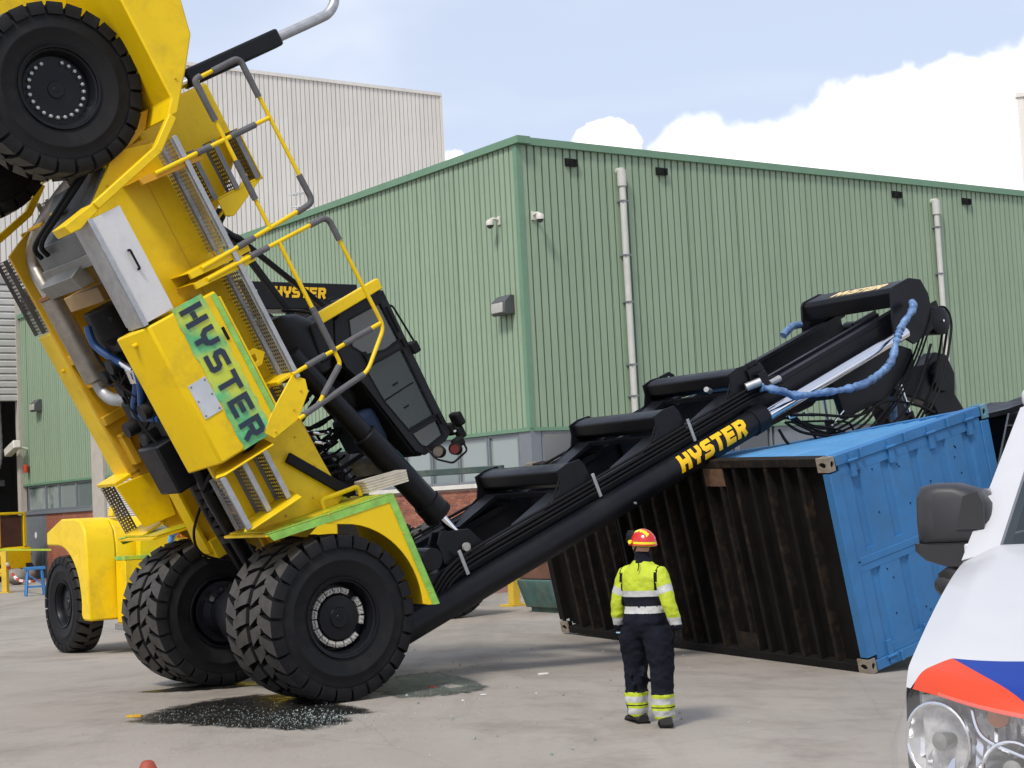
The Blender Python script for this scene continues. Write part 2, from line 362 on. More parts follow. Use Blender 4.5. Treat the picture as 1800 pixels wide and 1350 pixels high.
# ------------------------------------------------------------------ ground
def sst(a, b, x):
    t = max(0., min(1., (x-a)/(b-a))); return t*t*(3-2*t)
def gz(x, y):
    # the yard falls gently from left to right
    lin = max(0., min(1., (x+.6)/4.8)); zz = .2205+(-.084-.2205)*lin
    y0 = 22+3.2*sst(-5, -1, x)
    return zz*sst(10, 15, y)*(1-sst(y0, y0+5.5, y))
def gp(px, py, z=0.):
    d = pixdir(px, py); zz = 0.
    for _ in range(14):
        t = (zz-CAMH)/d.z; zz = gz(d.x*t, d.y*t)
    return V((d.x*t, d.y*t, zz+z))
def concrete():
    m = bpy.data.materials.new('yard_concrete'); m.use_nodes = True; nt = m.node_tree; b = nt.nodes['Principled BSDF']
    tc = N(nt, 'ShaderNodeTexCoord'); co = tc.outputs['Object']
    def noise(sc, det, rough, stretch=None):
        n = N(nt, 'ShaderNodeTexNoise', i_Scale=sc, i_Detail=det, i_Roughness=rough)
        if stretch:
            mp = N(nt, 'ShaderNodeMapping'); mp.inputs['Scale'].default_value = stretch; mp.inputs['Rotation'].default_value = (0, 0, radians(36)); Lk(nt, co, mp.inputs[0]); Lk(nt, mp.outputs[0], n.inputs['Vector'])
        else: Lk(nt, co, n.inputs['Vector'])
        return n.outputs[0]
    def ramp(f, a, b2, c0, c1):
        m_ = N(nt, 'ShaderNodeMapRange', i_1=a, i_2=b2, i_3=c0, i_4=c1); Lk(nt, f, m_.inputs[0]); return m_.outputs[0]
    def mixc(f, A, B, typ='MIX'):
        x = N(nt, 'ShaderNodeMix', data_type='RGBA', blend_type=typ)
        if isinstance(f, float): x.inputs[0].default_value = f
        else: Lk(nt, f, x.inputs[0])
        for k, q in ((6, A), (7, B)):
            if isinstance(q, tuple): x.inputs[k].default_value = (*q, 1)
            else: Lk(nt, q, x.inputs[k])
        return x.outputs[2]
    c = mixc(ramp(noise(.22, 6, .6), .35, .65, 0., 1.), (.285, .253, .215), (.37, .333, .288))
    c = mixc(ramp(noise(1.1, 5, .7), .48, .70, 0., .65), c, (.18, .152, .124))
    c = mixc(ramp(noise(.6, 4, .6, (1, .05, 1)), .56, .68, 0., .5), c, (.17, .15, .13))
    c = mixc(ramp(noise(3.2, 4, .65, (1, .12, 1)), .55, .75, 0., .4), c, (.23, .205, .18))
    sp = N(nt, 'ShaderNodeTexVoronoi', i_Scale=7.0); Lk(nt, co, sp.inputs['Vector'])
    c = mixc(ramp(sp.outputs['Distance'], .035, .06, .55, 0.), c, (.10, .09, .08))
    c = mixc(ramp(noise(55., 4, .7), .3, .7, 0., .28), c, (.20, .185, .165))
    # hairline cracks
    wr = N(nt, 'ShaderNodeTexVoronoi', feature='DISTANCE_TO_EDGE', i_Scale=.28)
    ad = N(nt, 'ShaderNodeMix', data_type='VECTOR'); ad.inputs[0].default_value = .12
    nv = N(nt, 'ShaderNodeTexNoise', i_Scale=1.6, i_Detail=5.0); Lk(nt, co, nv.inputs['Vector']); Lk(nt, co, ad.inputs[4]); Lk(nt, nv.outputs['Color'], ad.inputs[5]); Lk(nt, ad.outputs[1], wr.inputs['Vector'])
    c = mixc(ramp(wr.outputs['Distance'], .0, .003, .22, 0.), c, (.13, .115, .10))
    Lk(nt, c, b.inputs['Base Color'])
    rr = ramp(noise(1.7, 6, .6), .3, .7, .62, .88); Lk(nt, rr, b.inputs['Roughness'])
    bp = N(nt, 'ShaderNodeBump', i_Strength=.25, i_Distance=.012); Lk(nt, noise(30., 4, .7), bp.inputs['Height']); Lk(nt, bp.outputs[0], b.inputs['Normal'])
    return m
gx = [-500, -120, -40, -20]+[-14+.4*i for i in range(66)]+[14, 20, 40, 120, 500]; gy = [-200, -40, 0, 5]+[8+.4*i for i in range(66)]+[36, 40, 60, 120, 300, 800]
g = MB().grid([[(x, y, gz(x, y)) for x in gx] for y in gy]).build('ground', concrete(), ang=80)
tag(g, kind='structure')
# damp oil puddle and broken glass under the front wheels
def blob(pts, z, jit, seed, n=9):
    rr = random.Random(seed); q = smoothpath([gp(*p) for p in pts]+[gp(*pts[0])], n)[:-1]; out = []
    for p in q: x_, y_ = p.x+rr.uniform(-jit, jit), p.y+rr.uniform(-jit, jit)*2; out.append((x_, y_, gz(x_, y_)+z))
    return out
OIL = mat('oil_film', (.014, .013, .012), .22, var=.5, vs=5, spec=.4, bump=.3, bs=14, dirt=(.035, .032, .028), dirt_amt=.5, dirt_s=6)
DAMP = mat('damp_patch', (.075, .085, .075), .4, var=.35, vs=3, dirt=(.17, .17, .15), dirt_amt=.9, dirt_s=7)
GRIT = mat('glass_grit', (.22, .27, .25), .35, var=.4)
def feather(m):
    nt = m.node_tree; bs_ = nt.nodes['Principled BSDF']; at = N(nt, 'ShaderNodeAttribute', attribute_name='edge'); tc = N(nt, 'ShaderNodeTexCoord')
    nz = N(nt, 'ShaderNodeTexNoise', i_Scale=5.0, i_Detail=7.0, i_Roughness=.7); Lk(nt, tc.outputs['Object'], nz.inputs['Vector'])
    ad = N(nt, 'ShaderNodeMath', operation='ADD'); Lk(nt, at.outputs['Fac'], ad.inputs[0]); Lk(nt, nz.outputs[0], ad.inputs[1])
    mr = N(nt, 'ShaderNodeMapRange', interpolation_type='SMOOTHSTEP', i_1=.58, i_2=.98, i_3=0.0, i_4=1.0); Lk(nt, ad.outputs[0], mr.inputs[0]); Lk(nt, mr.outputs[0], bs_.inputs['Alpha'])
feather(OIL); feather(DAMP)
def puddle(name, plist, m, lab, cat):
    vs, fs, ed = [], [], []
    for pts in plist:
        c = sum((V(p) for p in pts), V())/len(pts); n = len(pts); b0 = len(vs)
        for k, (sc_, e_) in enumerate(((1.12, 0.), (1.0, .28), (.85, .5), (.5, 1.), (.02, 1.))):
            for p in pts: vs.append(tuple(c+(V(p)-c)*sc_)); ed.append(e_)
        for k in range(4): fs += [(b0+k*n+i, b0+k*n+(i+1) % n, b0+(k+1)*n+(i+1) % n, b0+(k+1)*n+i) for i in range(n)]
        fs.append(tuple(b0+4*n+i for i in range(n)))
    q = MB().add(vs, fs); o = q.build(name, m, ang=80); at = o.data.attributes.new('edge', 'FLOAT', 'POINT')
    at.data.foreach_set('value', ed); tag(o, lab, cat); return o
puddle('oil_puddle', [blob([(232, 1268), (300, 1245), (400, 1228), (500, 1222), (600, 1240), (650, 1252), (600, 1258), (612, 1268), (540, 1282), (440, 1280), (340, 1274), (270, 1272)], .004, .02, 1), blob([(245, 1217), (330, 1207), (420, 1200), (480, 1197), (470, 1203), (380, 1212), (300, 1217)], .006, .02, 2)], OIL, 'dark oil puddle strewn with glass below the front wheels', 'puddle')
puddle('damp_patch', [blob([(650, 1212), (690, 1192), (760, 1183), (830, 1195), (850, 1212), (780, 1222), (700, 1224)], .003, .05, 4)], DAMP, 'greenish damp patch with broken glass right of the near front wheel', 'stain')
gr = MB(); rr = random.Random(5)
def crumbs(cx, cy, sx, sy, n, s0=.003, s1=.0075):
    for i in range(n):
        c = gp(cx+rr.gauss(0, sx), cy+rr.gauss(0, sy)); s = rr.uniform(s0, s1); a = rr.uniform(0, 6.3)
        h_ = c.z+.004; gr.add([(c.x+s*cos(a), c.y+s*sin(a), h_), (c.x+s*cos(a+2.1), c.y+s*sin(a+2.1), h_), (c.x+s*cos(a+4.2), c.y+s*sin(a+4.2), h_), (c.x+rr.uniform(-s, s)*.5, c.y, h_+s*1.1)], [(0, 1, 3), (1, 2, 3), (2, 0, 3)])
crumbs(430, 1264, 120, 14, 900, .002, .0065); crumbs(400, 1296, 150, 20, 650, .002, .006); crumbs(750, 1205, 70, 14, 600, .002, .006); crumbs(560, 1262, 40, 8, 250, .004, .010); crumbs(760, 1260, 130, 25, 260); crumbs(900, 1200, 200, 60, 120, .006, .02)
tag(gr.build('glass_crumbs', GRIT, smooth=False), 'crumbs of broken safety glass scattered over the concrete', 'glass', kind='stuff')
# small litter
for i, (px, py, s, c) in enumerate([(236, 1261, .05, (.6, .35, .02)), (955, 1186, .04, (.7, .68, .62)), (760, 1209, .03, (.45, .05, .03)), (850, 1222, .02, (.7, .7, .7))]):
    p = gp(px, py); q = MB().prism(arc((0, 0), s, 0, 330, 5), 'z', .004, .004+s*.4)
    o = q.build('litter_scrap', mat('litter_%d' % i, c, .6)); o.location = p; o.scale = (1.6, .8, 1)
    tag(o, ['yellow plastic scrap at the left tip of the oil puddle', 'pale scrap on the concrete left of the standing man', 'small red scrap lying on the greenish damp patch', 'tiny white scrap right of the near front wheel'][i], 'litter')
# ------------------------------------------------------------------ workshop with green cladding
AZ = radians(-35.8)
Ld = V((sin(AZ), cos(AZ), 0)); Rd = V((cos(AZ), -sin(AZ), 0)); C0 = V((.40, 40, 0))
def wallM(origin, along, outward):
    # local x along the wall, local y outward, local z up
    return Matrix.Translation(origin) @ Matrix((along, outward, V((0, 0, 1)))).transposed().to_4x4()
ML = wallM(C0, Ld, -Rd); MR = wallM(C0, Rd, -Ld)
GREEN = mat('green_cladding', (.250, .338, .233), .5, var=.06, vs=.5, dirt=(.21, .26, .18), dirt_amt=.45, dirt_s=.7, streak=.08, objrand=.03)
GREENT = mat('green_trim', (.13, .245, .155), .45, var=.06)
GREYC = mat('grey_cladding', (.66, .64, .595), .55, var=.04, vs=.5, dirt=(.54, .51, .46), dirt_amt=.3, dirt_s=.4, streak=.08, objrand=.02)
FRAMEG = mat('grey_window_frame', (.165, .185, .205), .45, var=.08)
CONC = mat('pale_concrete', (.42, .39, .34), .8, var=.1, bump=.2, bs=20)
SILL = mat('pale_sill', (.62, .60, .55), .7)
BRICK = mat('red_brick', (.30, .105, .062), .85, var=.3, vs=2.2, bump=.3, bs=60, coord='Object')
BRICK2 = mat('brown_brick', (.245, .085, .055), .85, var=.3, vs=2.2, bump=.3, bs=60)
BRICK3 = mat('pale_brick', (.36, .145, .088), .85, var=.3, vs=2.2, bump=.3, bs=60)
MORT = mat('mortar', (.36, .31, .27), .9, var=.1)
PANE = mat('window_pane', (.30, .345, .335), .06, spec=1.0, var=.35, vs=.9, c2=(.10, .135, .12), c2t=(.5, .62))
PANED = mat('dark_window_pane', (.02, .024, .024), .05, spec=.9, var=.5, vs=1.5)
def pane_mat(name, hi):
    m = bpy.data.materials.new(name); m.use_nodes = True; b = m.node_tree.nodes['Principled BSDF']
    b.inputs['Base Color'].default_value = (*hi, 1); b.inputs['Roughness'].default_value = .06; b.inputs['Specular IOR Level'].default_value = 1.0; b.inputs['IOR'].default_value = 1.7
    return m
def sheet_mesh(name, W, z0, z1, pitch, dep, gw, m):
    # profiled sheet: wide flats with narrow recessed grooves
    q = MB(); prof = []; n = round(W/pitch)
    for i in range(n):
        x = i*pitch; prof += [(x+.002, 0), (x+pitch-gw-.012, 0), (x+pitch-gw, -dep), (x+pitch-.012, -dep)]
    prof.append((W-.002, 0))
    q.grid([[(x, y, z) for x, y in prof] for z in (z0, z1)])
    return q.mesh(name, m, smooth=False)
wk = empty('workshop_building', 'large workshop hall with pale green ribbed cladding above windows and brick', 'building', Matrix.Translation(C0))
inv = wk.matrix_world.inverted()
def wpart(mb, name, m, M, parent=None, **kw):
    o = mb.build(name, m, parent or wk, **kw)
    o.matrix_local = inv @ M if parent is None else Matrix.Identity(4)
    return o
zb, zt = 3.88, 10.86
me = sheet_mesh('cladding_sheet', .9, zb, zt, .225, .085, .044, GREEN)
rc = random.Random(77)
for i in range(40): inst('cladding_sheet', me, wk, inv @ ML @ Matrix.Translation((.12+.9*i, rc.uniform(-.006, .006), 0)))
for i in range(34): inst('cladding_sheet', me, wk, inv @ MR @ Matrix.Translation((.12+.9*i, rc.uniform(-.006, .006), 0)))
wpart(MB().bx(-.2, 36.3, -.3, .09, zt-.01, zt+.17), 'roof_trim', GREENT, ML)
wpart(MB().bx(.1, 31, -.3, .09, zt-.01, zt+.172), 'roof_trim', GREENT, MR)
wpart(MB().prism([(-.02, -.09), (-.02, .03), (.125, .03), (.125, -.02)], 'z', zb-.02, zt-.012).prism([(.125, .028), (.128, -.02), (.3, -.02), (.3, .026)], 'z', zb, zb+.01), 'corner_trim', GREENT, ML)
wpart(MB().prism([(-.028, -.09), (-.028, .031), (.12, .031), (.12, -.02)], 'z', zb-.021, zt-.013), 'corner_trim', GREENT, MR)
wpart(MB().bx(-.02, 36, -.1, .06, zb-.09, zb-.002), 'drip_flashing', GREENT, ML)
wpart(MB().bx(.07, 31, -.1, .06, zb-.091, zb-.002), 'drip_flashing', GREENT, MR)
# solid core behind the skins, so nothing shows through
wpart(MB().bx(.12, 35.9, -.4, -.16, 0, zt), 'wall', CONC, ML)
wpart(MB().bx(.5, 31, -.4, -.16, 0, zt), 'wall', CONC, MR)
wpart(MB().add([(0, -.2, zt), (36, -.2, zt), (36, -31, zt), (0, -31, zt)], [(0, 1, 2, 3)]), 'roof', CONC, ML)
# window band on the long left wall
def window(M, x0, x1, z0, z1, pm, mull=None, parent=None, y=-.02):
    f = MB(); t = .06
    f.bx(x0, x1, y-.06, y+.03, z1-t, z1).bx(x0, x1, y-.06, y+.03, z0, z0+t).bx(x0, x0+t, y-.06, y+.029, z0+t, z1-t).bx(x1-t, x1, y-.06, y+.029, z0+t, z1-t)
    fo = f.build('window', FRAMEG, wk); fo.matrix_local = inv @ M
    p = MB().bx(x0+t-.005, x1-t+.005, y-.04, y-.028, z0+t-.005, z1-t+.005).build('pane', pm, fo)
    return fo
P1 = pane_mat('pane_light', (.26, .30, .285)); P2 = pane_mat('pane_mid', (.16, .20, .19)); P3 = pane_mat('pane_dark', (.018, .02, .02))
def winrow(M, xs, z0, z1, pms):
    for i in range(len(xs)-1): window(M, xs[i]+.01, xs[i+1]-.01, z0, z1, pms[i % len(pms)])
winrow(ML, [.5, 1.85, 3.2, 4.5, 5.8, 7.1, 8.4, 9.7], 2.62, 3.78, [P1, P1, P2, P1])
winrow(MR, [.30, 1.6, 2.9, 4.2, 5.5, 6.8, 8.1], 2.62, 3.78, [P3, P3])
wpart(MB().bx(-.02, .485, -.2, .02, 0, 3.79), 'corner_column', FRAMEG, ML)
wpart(MB().bx(.02, .285, -.25, .021, 0, 3.79), 'corner_column', FRAMEG, MR)
wpart(MB().bx(.49, 9.9, -.14, .10, 2.50, 2.61), 'window_sill', SILL, ML)
wpart(MB().bx(.29, 31, -.14, .10, 2.50, 2.61), 'window_sill', SILL, MR)
wpart(MB().bx(8.2, 31, -.14, .0, 2.62, 3.79), 'panel', FRAMEG, MR)
# brick base: pieces one by one where they show, the rest joined
bl, bh, gap = .215, .055, .011
bme = {}
for k, m in (('a', BRICK), ('b', BRICK2), ('c', BRICK3)):
    bme[k] = MB().bx(0, bl, -.1, .012, 0, bh).mesh('brick', m, smooth=False)
cand = []; rb = random.Random(11)
rows = int(2.49/(bh+gap))
for r in range(rows):
    for k in range(int(9.2/(bl+gap))):
        x = .52+k*(bl+gap)+(.113 if r % 2 else 0); z = .01+r*(bh+gap); cand.append((x, z))
cand.sort(key=lambda p: abs((p[0]-3.2)/1.6)**2+abs((p[1]-1.75)/.75)**2)
for x, z in cand[:300]:
    inst('brick', bme[rb.choice('aabc')], wk, inv @ ML @ Matrix.Translation((x, rb.uniform(-.004, .004), z)))
rest = MB()
for x, z in cand[300:]:
    rest.cur = rb.choice((0, 0, 1, 2)); dy = rb.uniform(-.004, .004); rest.bx(x, x+bl, -.1, .012+dy, z, z+bh)
o = wpart(rest, 'bricks', [BRICK, BRICK2, BRICK3], ML, smooth=False); o['kind'] = 'stuff'
wpart(MB().bx(.49, 9.85, -.13, .001, 0, 2.499), 'mortar_bed', MORT, ML)
wpart(MB().bx(.29, 31, -.13, .01, 0, 2.499), 'brick_base', BRICK, MR)
# middle and far end of the left wall: column, shutter, windows, door
wpart(MB().bx(9.9, 10.5, -.15, .12, 0, 3.78), 'column', CONC, ML)
wpart(MB().bx(26.95, 28.1, -.15, .12, 0, 5.6), 'column', CONC, ML)
sh = MB()
for i in range(48): sh.prism([(-.02, i*.08), (.03, i*.08+.02), (.03, i*.08+.06), (-.02, i*.08+.079)], 'x', 10.55, 26.9)
wpart(sh, 'roller_shutter', GREYC, ML)
winrow(ML, [28.15, 30.05, 31.9, 33.4, 35.5], 2.75, 3.78, [P2, P1, PANE, PANE])
wpart(MB().bx(28.1, 35.9, -.14, .09, 2.60, 2.74), 'window_sill', FRAMEG, ML)
farb = MB()
for i in range(26): farb.bx(28.1, 33.4, -.15, .02, i*.1, i*.1+.088)
o = wpart(farb, 'bricks', BRICK, ML); o['kind'] = 'stuff'
wpart(MB().bx(28.1, 33.38, -.2, .004, 0, 2.599), 'mortar_bed', MORT, ML)
wpart(MB().bx(33.42, 35.9, -.12, .03, 0, 2.599), 'door_frame', FRAMEG, ML)
d = wpart(MB().bx(33.9, 35.3, -.02, .06, .05, 2.45), 'door', FRAMEG, ML, bev=.01)
MB().bx(35.05, 35.2, .06, .11, 1.02, 1.07).build('handle', GALV, d)
sgn = MB().lathe([(.061, .13), (.068, .13)], 16, 'y', Matrix.Translation((34.55, 0, 1.75))).build('door_sign', mat('white_sign', (.75, .75, .75), .5), d)
# vents, downpipes
for x in (1.66, 4.65, 13.78, 16.91):
    q = MB().bx(x-.17, x+.17, -.02, .10, 10.42, 10.44).bx(x-.17, x-.13, -.02, .10, 10.44, 10.60).bx(x+.13, x+.17, -.02, .1, 10.44, 10.6).bx(x-.12, x+.12, -.02, .04, 10.45, 10.6).bx(x-.17, x+.17, -.02, .02, 10.6, 10.62)
    wpart(q, 'wall_vent', BLKM, MR)
PIPE = mat('grey_downpipe', (.50, .50, .47), .5, var=.08)
for x in (3.2, 15.35):
    q = MB().tube([(x, -.1, 10.42), (x, .13, 10.40), (x, .14, 10.2), (x, .14, 0.1)], .085, 12)
    dp = wpart(q, 'downpipe', PIPE, MR)
    MB().lathe([(10.0, .12), (10.42, .12)], 14, 'z', Matrix.Translation((x, .14, 0))).build('collar', PIPE, dp)
    for z in (9.6, 8.2, 7.0, 5.4, 4.6):
        MB().bx(x-.1, x+.1, -.04, .235, z, z+.035).build('pipe_clip', FRAMEG, dp)
# antenna on the roof edge
an = MB().tube([(0, 0, 10.9), (0, 0, 12.0)], .03, 6).tube([(-.35, 0, 11.7), (.35, 0, 11.75)], .02, 6).tube([(-.2, 0, 11.3), (.25, .1, 11.35)], .02, 6)
for k in range(5): an.tube([(-.32+k*.16, -.18, 11.7+k*.01), (-.32+k*.16, .18, 11.72)], .015, 5)
o = an.build('roof_antenna', mat('antenna_white', (.6, .6, .6), .5)); o.matrix_world = ML @ Matrix.Translation((11.4, -.15, 0)); tag(o, 'small white aerial on the green roof edge', 'antenna')
# security cameras, lamps
CAMW = mat('camera_white', (.62, .60, .54), .45)
def dome(M, lab, sgnx):
    e = empty('security_camera', lab, 'camera', M @ Matrix.Scale(.82, 4), 'dome cameras beside the green corner')
    MB().bx(-.07, .07, 0, .06, -.12, .14).build('wall_plate', CAMW, e, bev=.01)
    MB().tube([(0, .03, .03), (0, .22, .06), (sgnx*.02, .34, .02)], .045, 10).build('arm', CAMW, e)
    MB().lathe([(-.12, .12), (-.02, .125), (.03, .11), (.06, .05)], 18, 'z', Matrix.Translation((0, .36, -.03))).build('housing', CAMW, e)
    MB().lathe([(-.22, .03), (-.2, .07), (-.16, .1), (-.12, .11)], 18, 'z', Matrix.Translation((0, .36, -.03))).build('dome', PANED, e)
dome(ML @ Matrix.Translation((.85, 0, 9.08)), 'white dome camera on the lit green wall left of the corner', 1)
dome(MR @ Matrix.Translation((.40, 0, 9.08)), 'white dome camera on the shaded green wall right of the corner', 1)
def lamp(M, lab):
    e = empty('wall_lamp', lab, 'lamp', M @ Matrix.Diagonal((.9, .9, .74, 1)), 'floodlights on the green wall')
    MB().prism([(0, .30), (.12, .32), (.34, .10), (.36, -.30), (.28, -.36), (0, -.32)], 'x', -.32, .32).build('housing', mat('lamp_housing', (.07, .075, .08), .5), e, bev=.02)
    MB().bx(-.25, .25, .3, .40, -.28, .05).build('lens', mat('lamp_lens', (.42, .42, .38), .3), e, bev=.02)
lamp(ML @ Matrix.Translation((.68, 0, 6.95)), 'square dark floodlight on the green wall beside the corner')
lamp(ML @ Matrix.Translation((33.8, 0, 7.05)), 'square floodlight high on the far left end of the green wall')
e = empty('bullet_camera', 'long white bullet camera at the far left end of the green wall', 'camera', ML @ Matrix.Translation((35.4, 0, 5.35)))
MB().tube([(0, 0, 0), (.05, .5, .1)], .05, 8).build('arm', CAMW, e)
MB().bar((-.35, .55, .2), (.85, .55, -.12), .32, .34).build('housing', CAMW, e, bev=.04)
MB().lathe([(0, .1), (.3, .12), (.34, .04)], 14, 'z', Matrix.Translation((-.15, .15, -1.0))).build('warning_light', mat('red_lens', (.45, .05, .02), .3), e)
# tall grey hall behind
E0 = C0+Ld*36
MG = wallM(E0, Rd, -Ld)
hl = empty('tall_hall', 'tall pale grey ribbed hall behind the green workshop', 'building', Matrix.Translation(E0)); hinv = hl.matrix_world.inverted()
me = sheet_mesh('hall_cladding_sheet', 1.2, 12.7, 22.7, .24, .07, .036, GREYC)
for i in range(-14, 18): inst('cladding_sheet', me, hl, hinv @ MG @ Matrix.Translation((.3+1.2*i, 0, 0)))
def hpart(mb, name, m, **kw):
    o = mb.build(name, m, hl, **kw); o.matrix_local = hinv @ MG; return o
hpart(MB().bx(-17, 21.98, -.3, .07, 22.69, 22.85), 'roof_trim', GREYC)
hpart(MB().bx(21.88, 22.0, -30, .05, 8, 22.69).bx(1, 21.8, -.4, -.2, 8, 22.6).bx(-17, 1.2, -.4, -.2, 12.5, 22.6), 'wall', GREYC)
hpart(MB().add([(-17, 0, 22.7), (22, 0, 22.7), (22, -30, 22.7), (-17, -30, 22.7)], [(0, 1, 2, 3)]), 'roof', GREYC)
hpart(MB().bx(-17, .0, -.3, .06, 12.35, 12.69), 'lintel', mat('lintel_grey', (.3, .29, .28), .6))
SLAT = mat('shutter_slat', (.50, .49, .47), .5, var=.05)
for i in range(17):
    z = 7.4+i*.29
    q = MB().prism([(-.06, z), (.02, z+.03), (.03, z+.2), (-.06, z+.283)], 'x', -9, -.15)
    hpart(q, 'shutter_slat', SLAT)
hpart(MB().bx(-.16, .1, -.3, .08, 0, 12.3), 'door_post', CONC)
# dark inside of the hall with an extraction hose
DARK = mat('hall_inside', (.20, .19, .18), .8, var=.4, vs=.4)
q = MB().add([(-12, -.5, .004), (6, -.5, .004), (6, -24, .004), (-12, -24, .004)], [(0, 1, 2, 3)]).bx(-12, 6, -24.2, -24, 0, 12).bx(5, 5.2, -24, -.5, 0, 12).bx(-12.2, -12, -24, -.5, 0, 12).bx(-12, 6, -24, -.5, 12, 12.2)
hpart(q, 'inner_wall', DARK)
hpart(MB().bx(-9, -.2, -2.0, -1.8, 3.9, 4.15).bx(-9, -.2, -6.0, -5.8, 5.5, 5.9).bx(-2.2, -2.0, -4, -3.8, 0, 7), 'gantry_beam', mat('gantry_grey', (.12, .12, .12), .6))
hose = smoothpath([(-.75, -1, 9.5), (-.72, -1, 7), (-.7, -1, 5.2), (-.95, -1, 4.45), (-1.3, -1, 4.8), (-1.5, -1, 5.6), (-1.9, -1, 5.3), (-2.3, -1, 4.3)], 10)
o = MB().tube(hose, [.17+.015*(i % 2) for i in range(len(hose))], 12).build('extraction_hose', mat('hose_grey', (.32, .32, .31), .6)); o.matrix_world = MG
tag(o, 'grey ribbed extraction hose hanging in the hall doorway', 'hose')
# sliver of a white building at the right edge
wb = empty('white_building', 'pale ribbed building just showing at the right edge', 'building', Matrix.Translation((0, 0, 0)))
wd = pixdir(1787, 170); wa = V((wd.y, -wd.x, 0)).normalized(); MW = wallM(V((wd.x/wd.y*60, 60, 0)), wa, -V((wd.x, wd.y, 0)).normalized())
me2 = sheet_mesh('white_sheet', 1.2, 0, 16.0, .3, .05, .045, GREYC)
for i in range(6): inst('cladding_sheet', me2, wb, MW @ Matrix.Translation((1.2*i, 0, 0)))
o = MB().bx(-.05, 7.3, -.3, .07, 15.99, 16.15).bx(0.25, 7.2, -9, -.1, 0, 15.98).build('wall', GREYC, wb); o.matrix_local = MW
# red paving strip along the workshop
q = MB().add([(-.5, .1, .004), (34, .1, .004), (34, 1.6, .004), (-.5, 1.6, .004)], [(0, 1, 2, 3)]).build('pavement', mat('red_paving', (.19, .10, .075), .85, var=.25, vs=4)); q.matrix_world = ML; tag(q, kind='structure')
# ------------------------------------------------------------------ tipped container handler
def frameM(O, psi, th):
    p, t = radians(psi), radians(th); h = V((sin(p), cos(p), 0)); z = V((0, 0, 1))
    X = h*cos(t)-z*sin(t); Z = h*sin(t)+z*cos(t); Y = Z.cross(X)
    return Matrix.Translation(O) @ Matrix((X, Y, Z)).transposed().to_4x4()
HO = V((-3.172, 19.958, .925))
KH = .895; MH = frameM(V((0, 0, CAMH))+(HO-V((0, 0, CAMH)))*KH, 54, 62) @ Matrix.Scale(KH, 4)
hd = empty('container_handler', 'yellow container handler tipped forward onto its mast with its rear wheels high in the air', 'container handler', MH)
def hp(mb, name, m, bev=.008, **kw): return mb.build(name, m, hd, bev=bev, **kw)
# ---- wheels
def tyre_mesh():
    q = MB()
    prof = [(-.15, .40), (-.20, .42), (-.236, .51), (-.25, .62), (-.256, .63), (-.256, .645), (-.25, .655), (-.247, .74), (-.238, .80), (-.20, .845), (-.1, .862), (0, .866), (.1, .862), (.20, .845), (.238, .80), (.247, .74), (.25, .655), (.256, .645), (.256, .63), (.25, .62), (.236, .51), (.20, .42), (.15, .40)]
    q.lathe(prof, 72, 'y', closed=True)
    q.cur = 1; n = 26; pt = 2*pi/n
    st = [((.268, .775), (.235, .775), 0, .100), ((.270, .855), (.21, .84), 0, .100), ((.245, .912), (.19, .845), .004, .097), ((.12, .926), (.12, .855), .055, .082), ((-.035, .926), (-.035, .86), .135, .058)]
    for sd in (1, -1):
        for k in range(n):
            a0 = k*pt+(pt/2 if sd < 0 else 0); vs = []; fs = []; tops = []
            for (yt, rt), (yb, rb), off, hw in st:
                for (y, r, s) in ((yt, rt, -1), (yt, rt, 1), (yb, rb, -1), (yb, rb, 1)):
                    a = a0+off+s*hw*(1.0 if (y, r) == (yt, rt) else 1.12)
                    vs.append((r*cos(a), sd*y, r*sin(a)))
            for i in range(len(st)-1):
                b = 4*i; (tops if i >= 2 else fs).append((b, b+1, b+5, b+4)); fs += [(b, b+4, b+6, b+2), (b+1, b+3, b+7, b+5)]
            b = 4*(len(st)-1); fs += [(0, 2, 3, 1), (b, b+1, b+3, b+2)]
            q.cur = 0; q.add(vs, fs); nb = len(q.v)-len(vs)
            for f in tops: q.f.append(tuple(nb+i for i in f)); q.mi.append(1)
    return q.mesh('tyre', [RUB, RUBT], ang=32)
TY = tyre_mesh()
def rim_mesh(deep):
    q = MB()
    d = .02 if deep else .10
    q.lathe([(-.20, .36), (-.20, .415), (.20, .415), (.232, .425), (.238, .445), (.222, .45), (.20, .40), (d+.05, .37), (d, .36), (d, .05), (-.10, .05)], 48, 'y')
    return q.mesh('rim', BLK)
RIMD, RIMF = rim_mesh(True), rim_mesh(False)
hub_q = MB().lathe([(-.1, .262), (.10, .258), (.125, .24), (.135, .12), (.15, .11), (.15, .04), (.155, .035), (.155, .0)], 40, 'y'); HUB = hub_q.mesh('hub', BLK)
cl = MB()
cl.prism([(-.041, .268), (.041, .268), (.048, .328), (-.048, .328)], 'y', .02, .115)
for s in (-.022, .022): cl.lathe([(.115, .014), (.14, .014)], 8, 'y', Matrix.Translation((s, 0, .295)))
CLAMP = cl.mesh('rim_clamp', RIMW)
BOLT = MB().lathe([(0, .02), (.05, .02), (.055, .012)], 8, 'y').mesh('wheel_bolt', GALV)
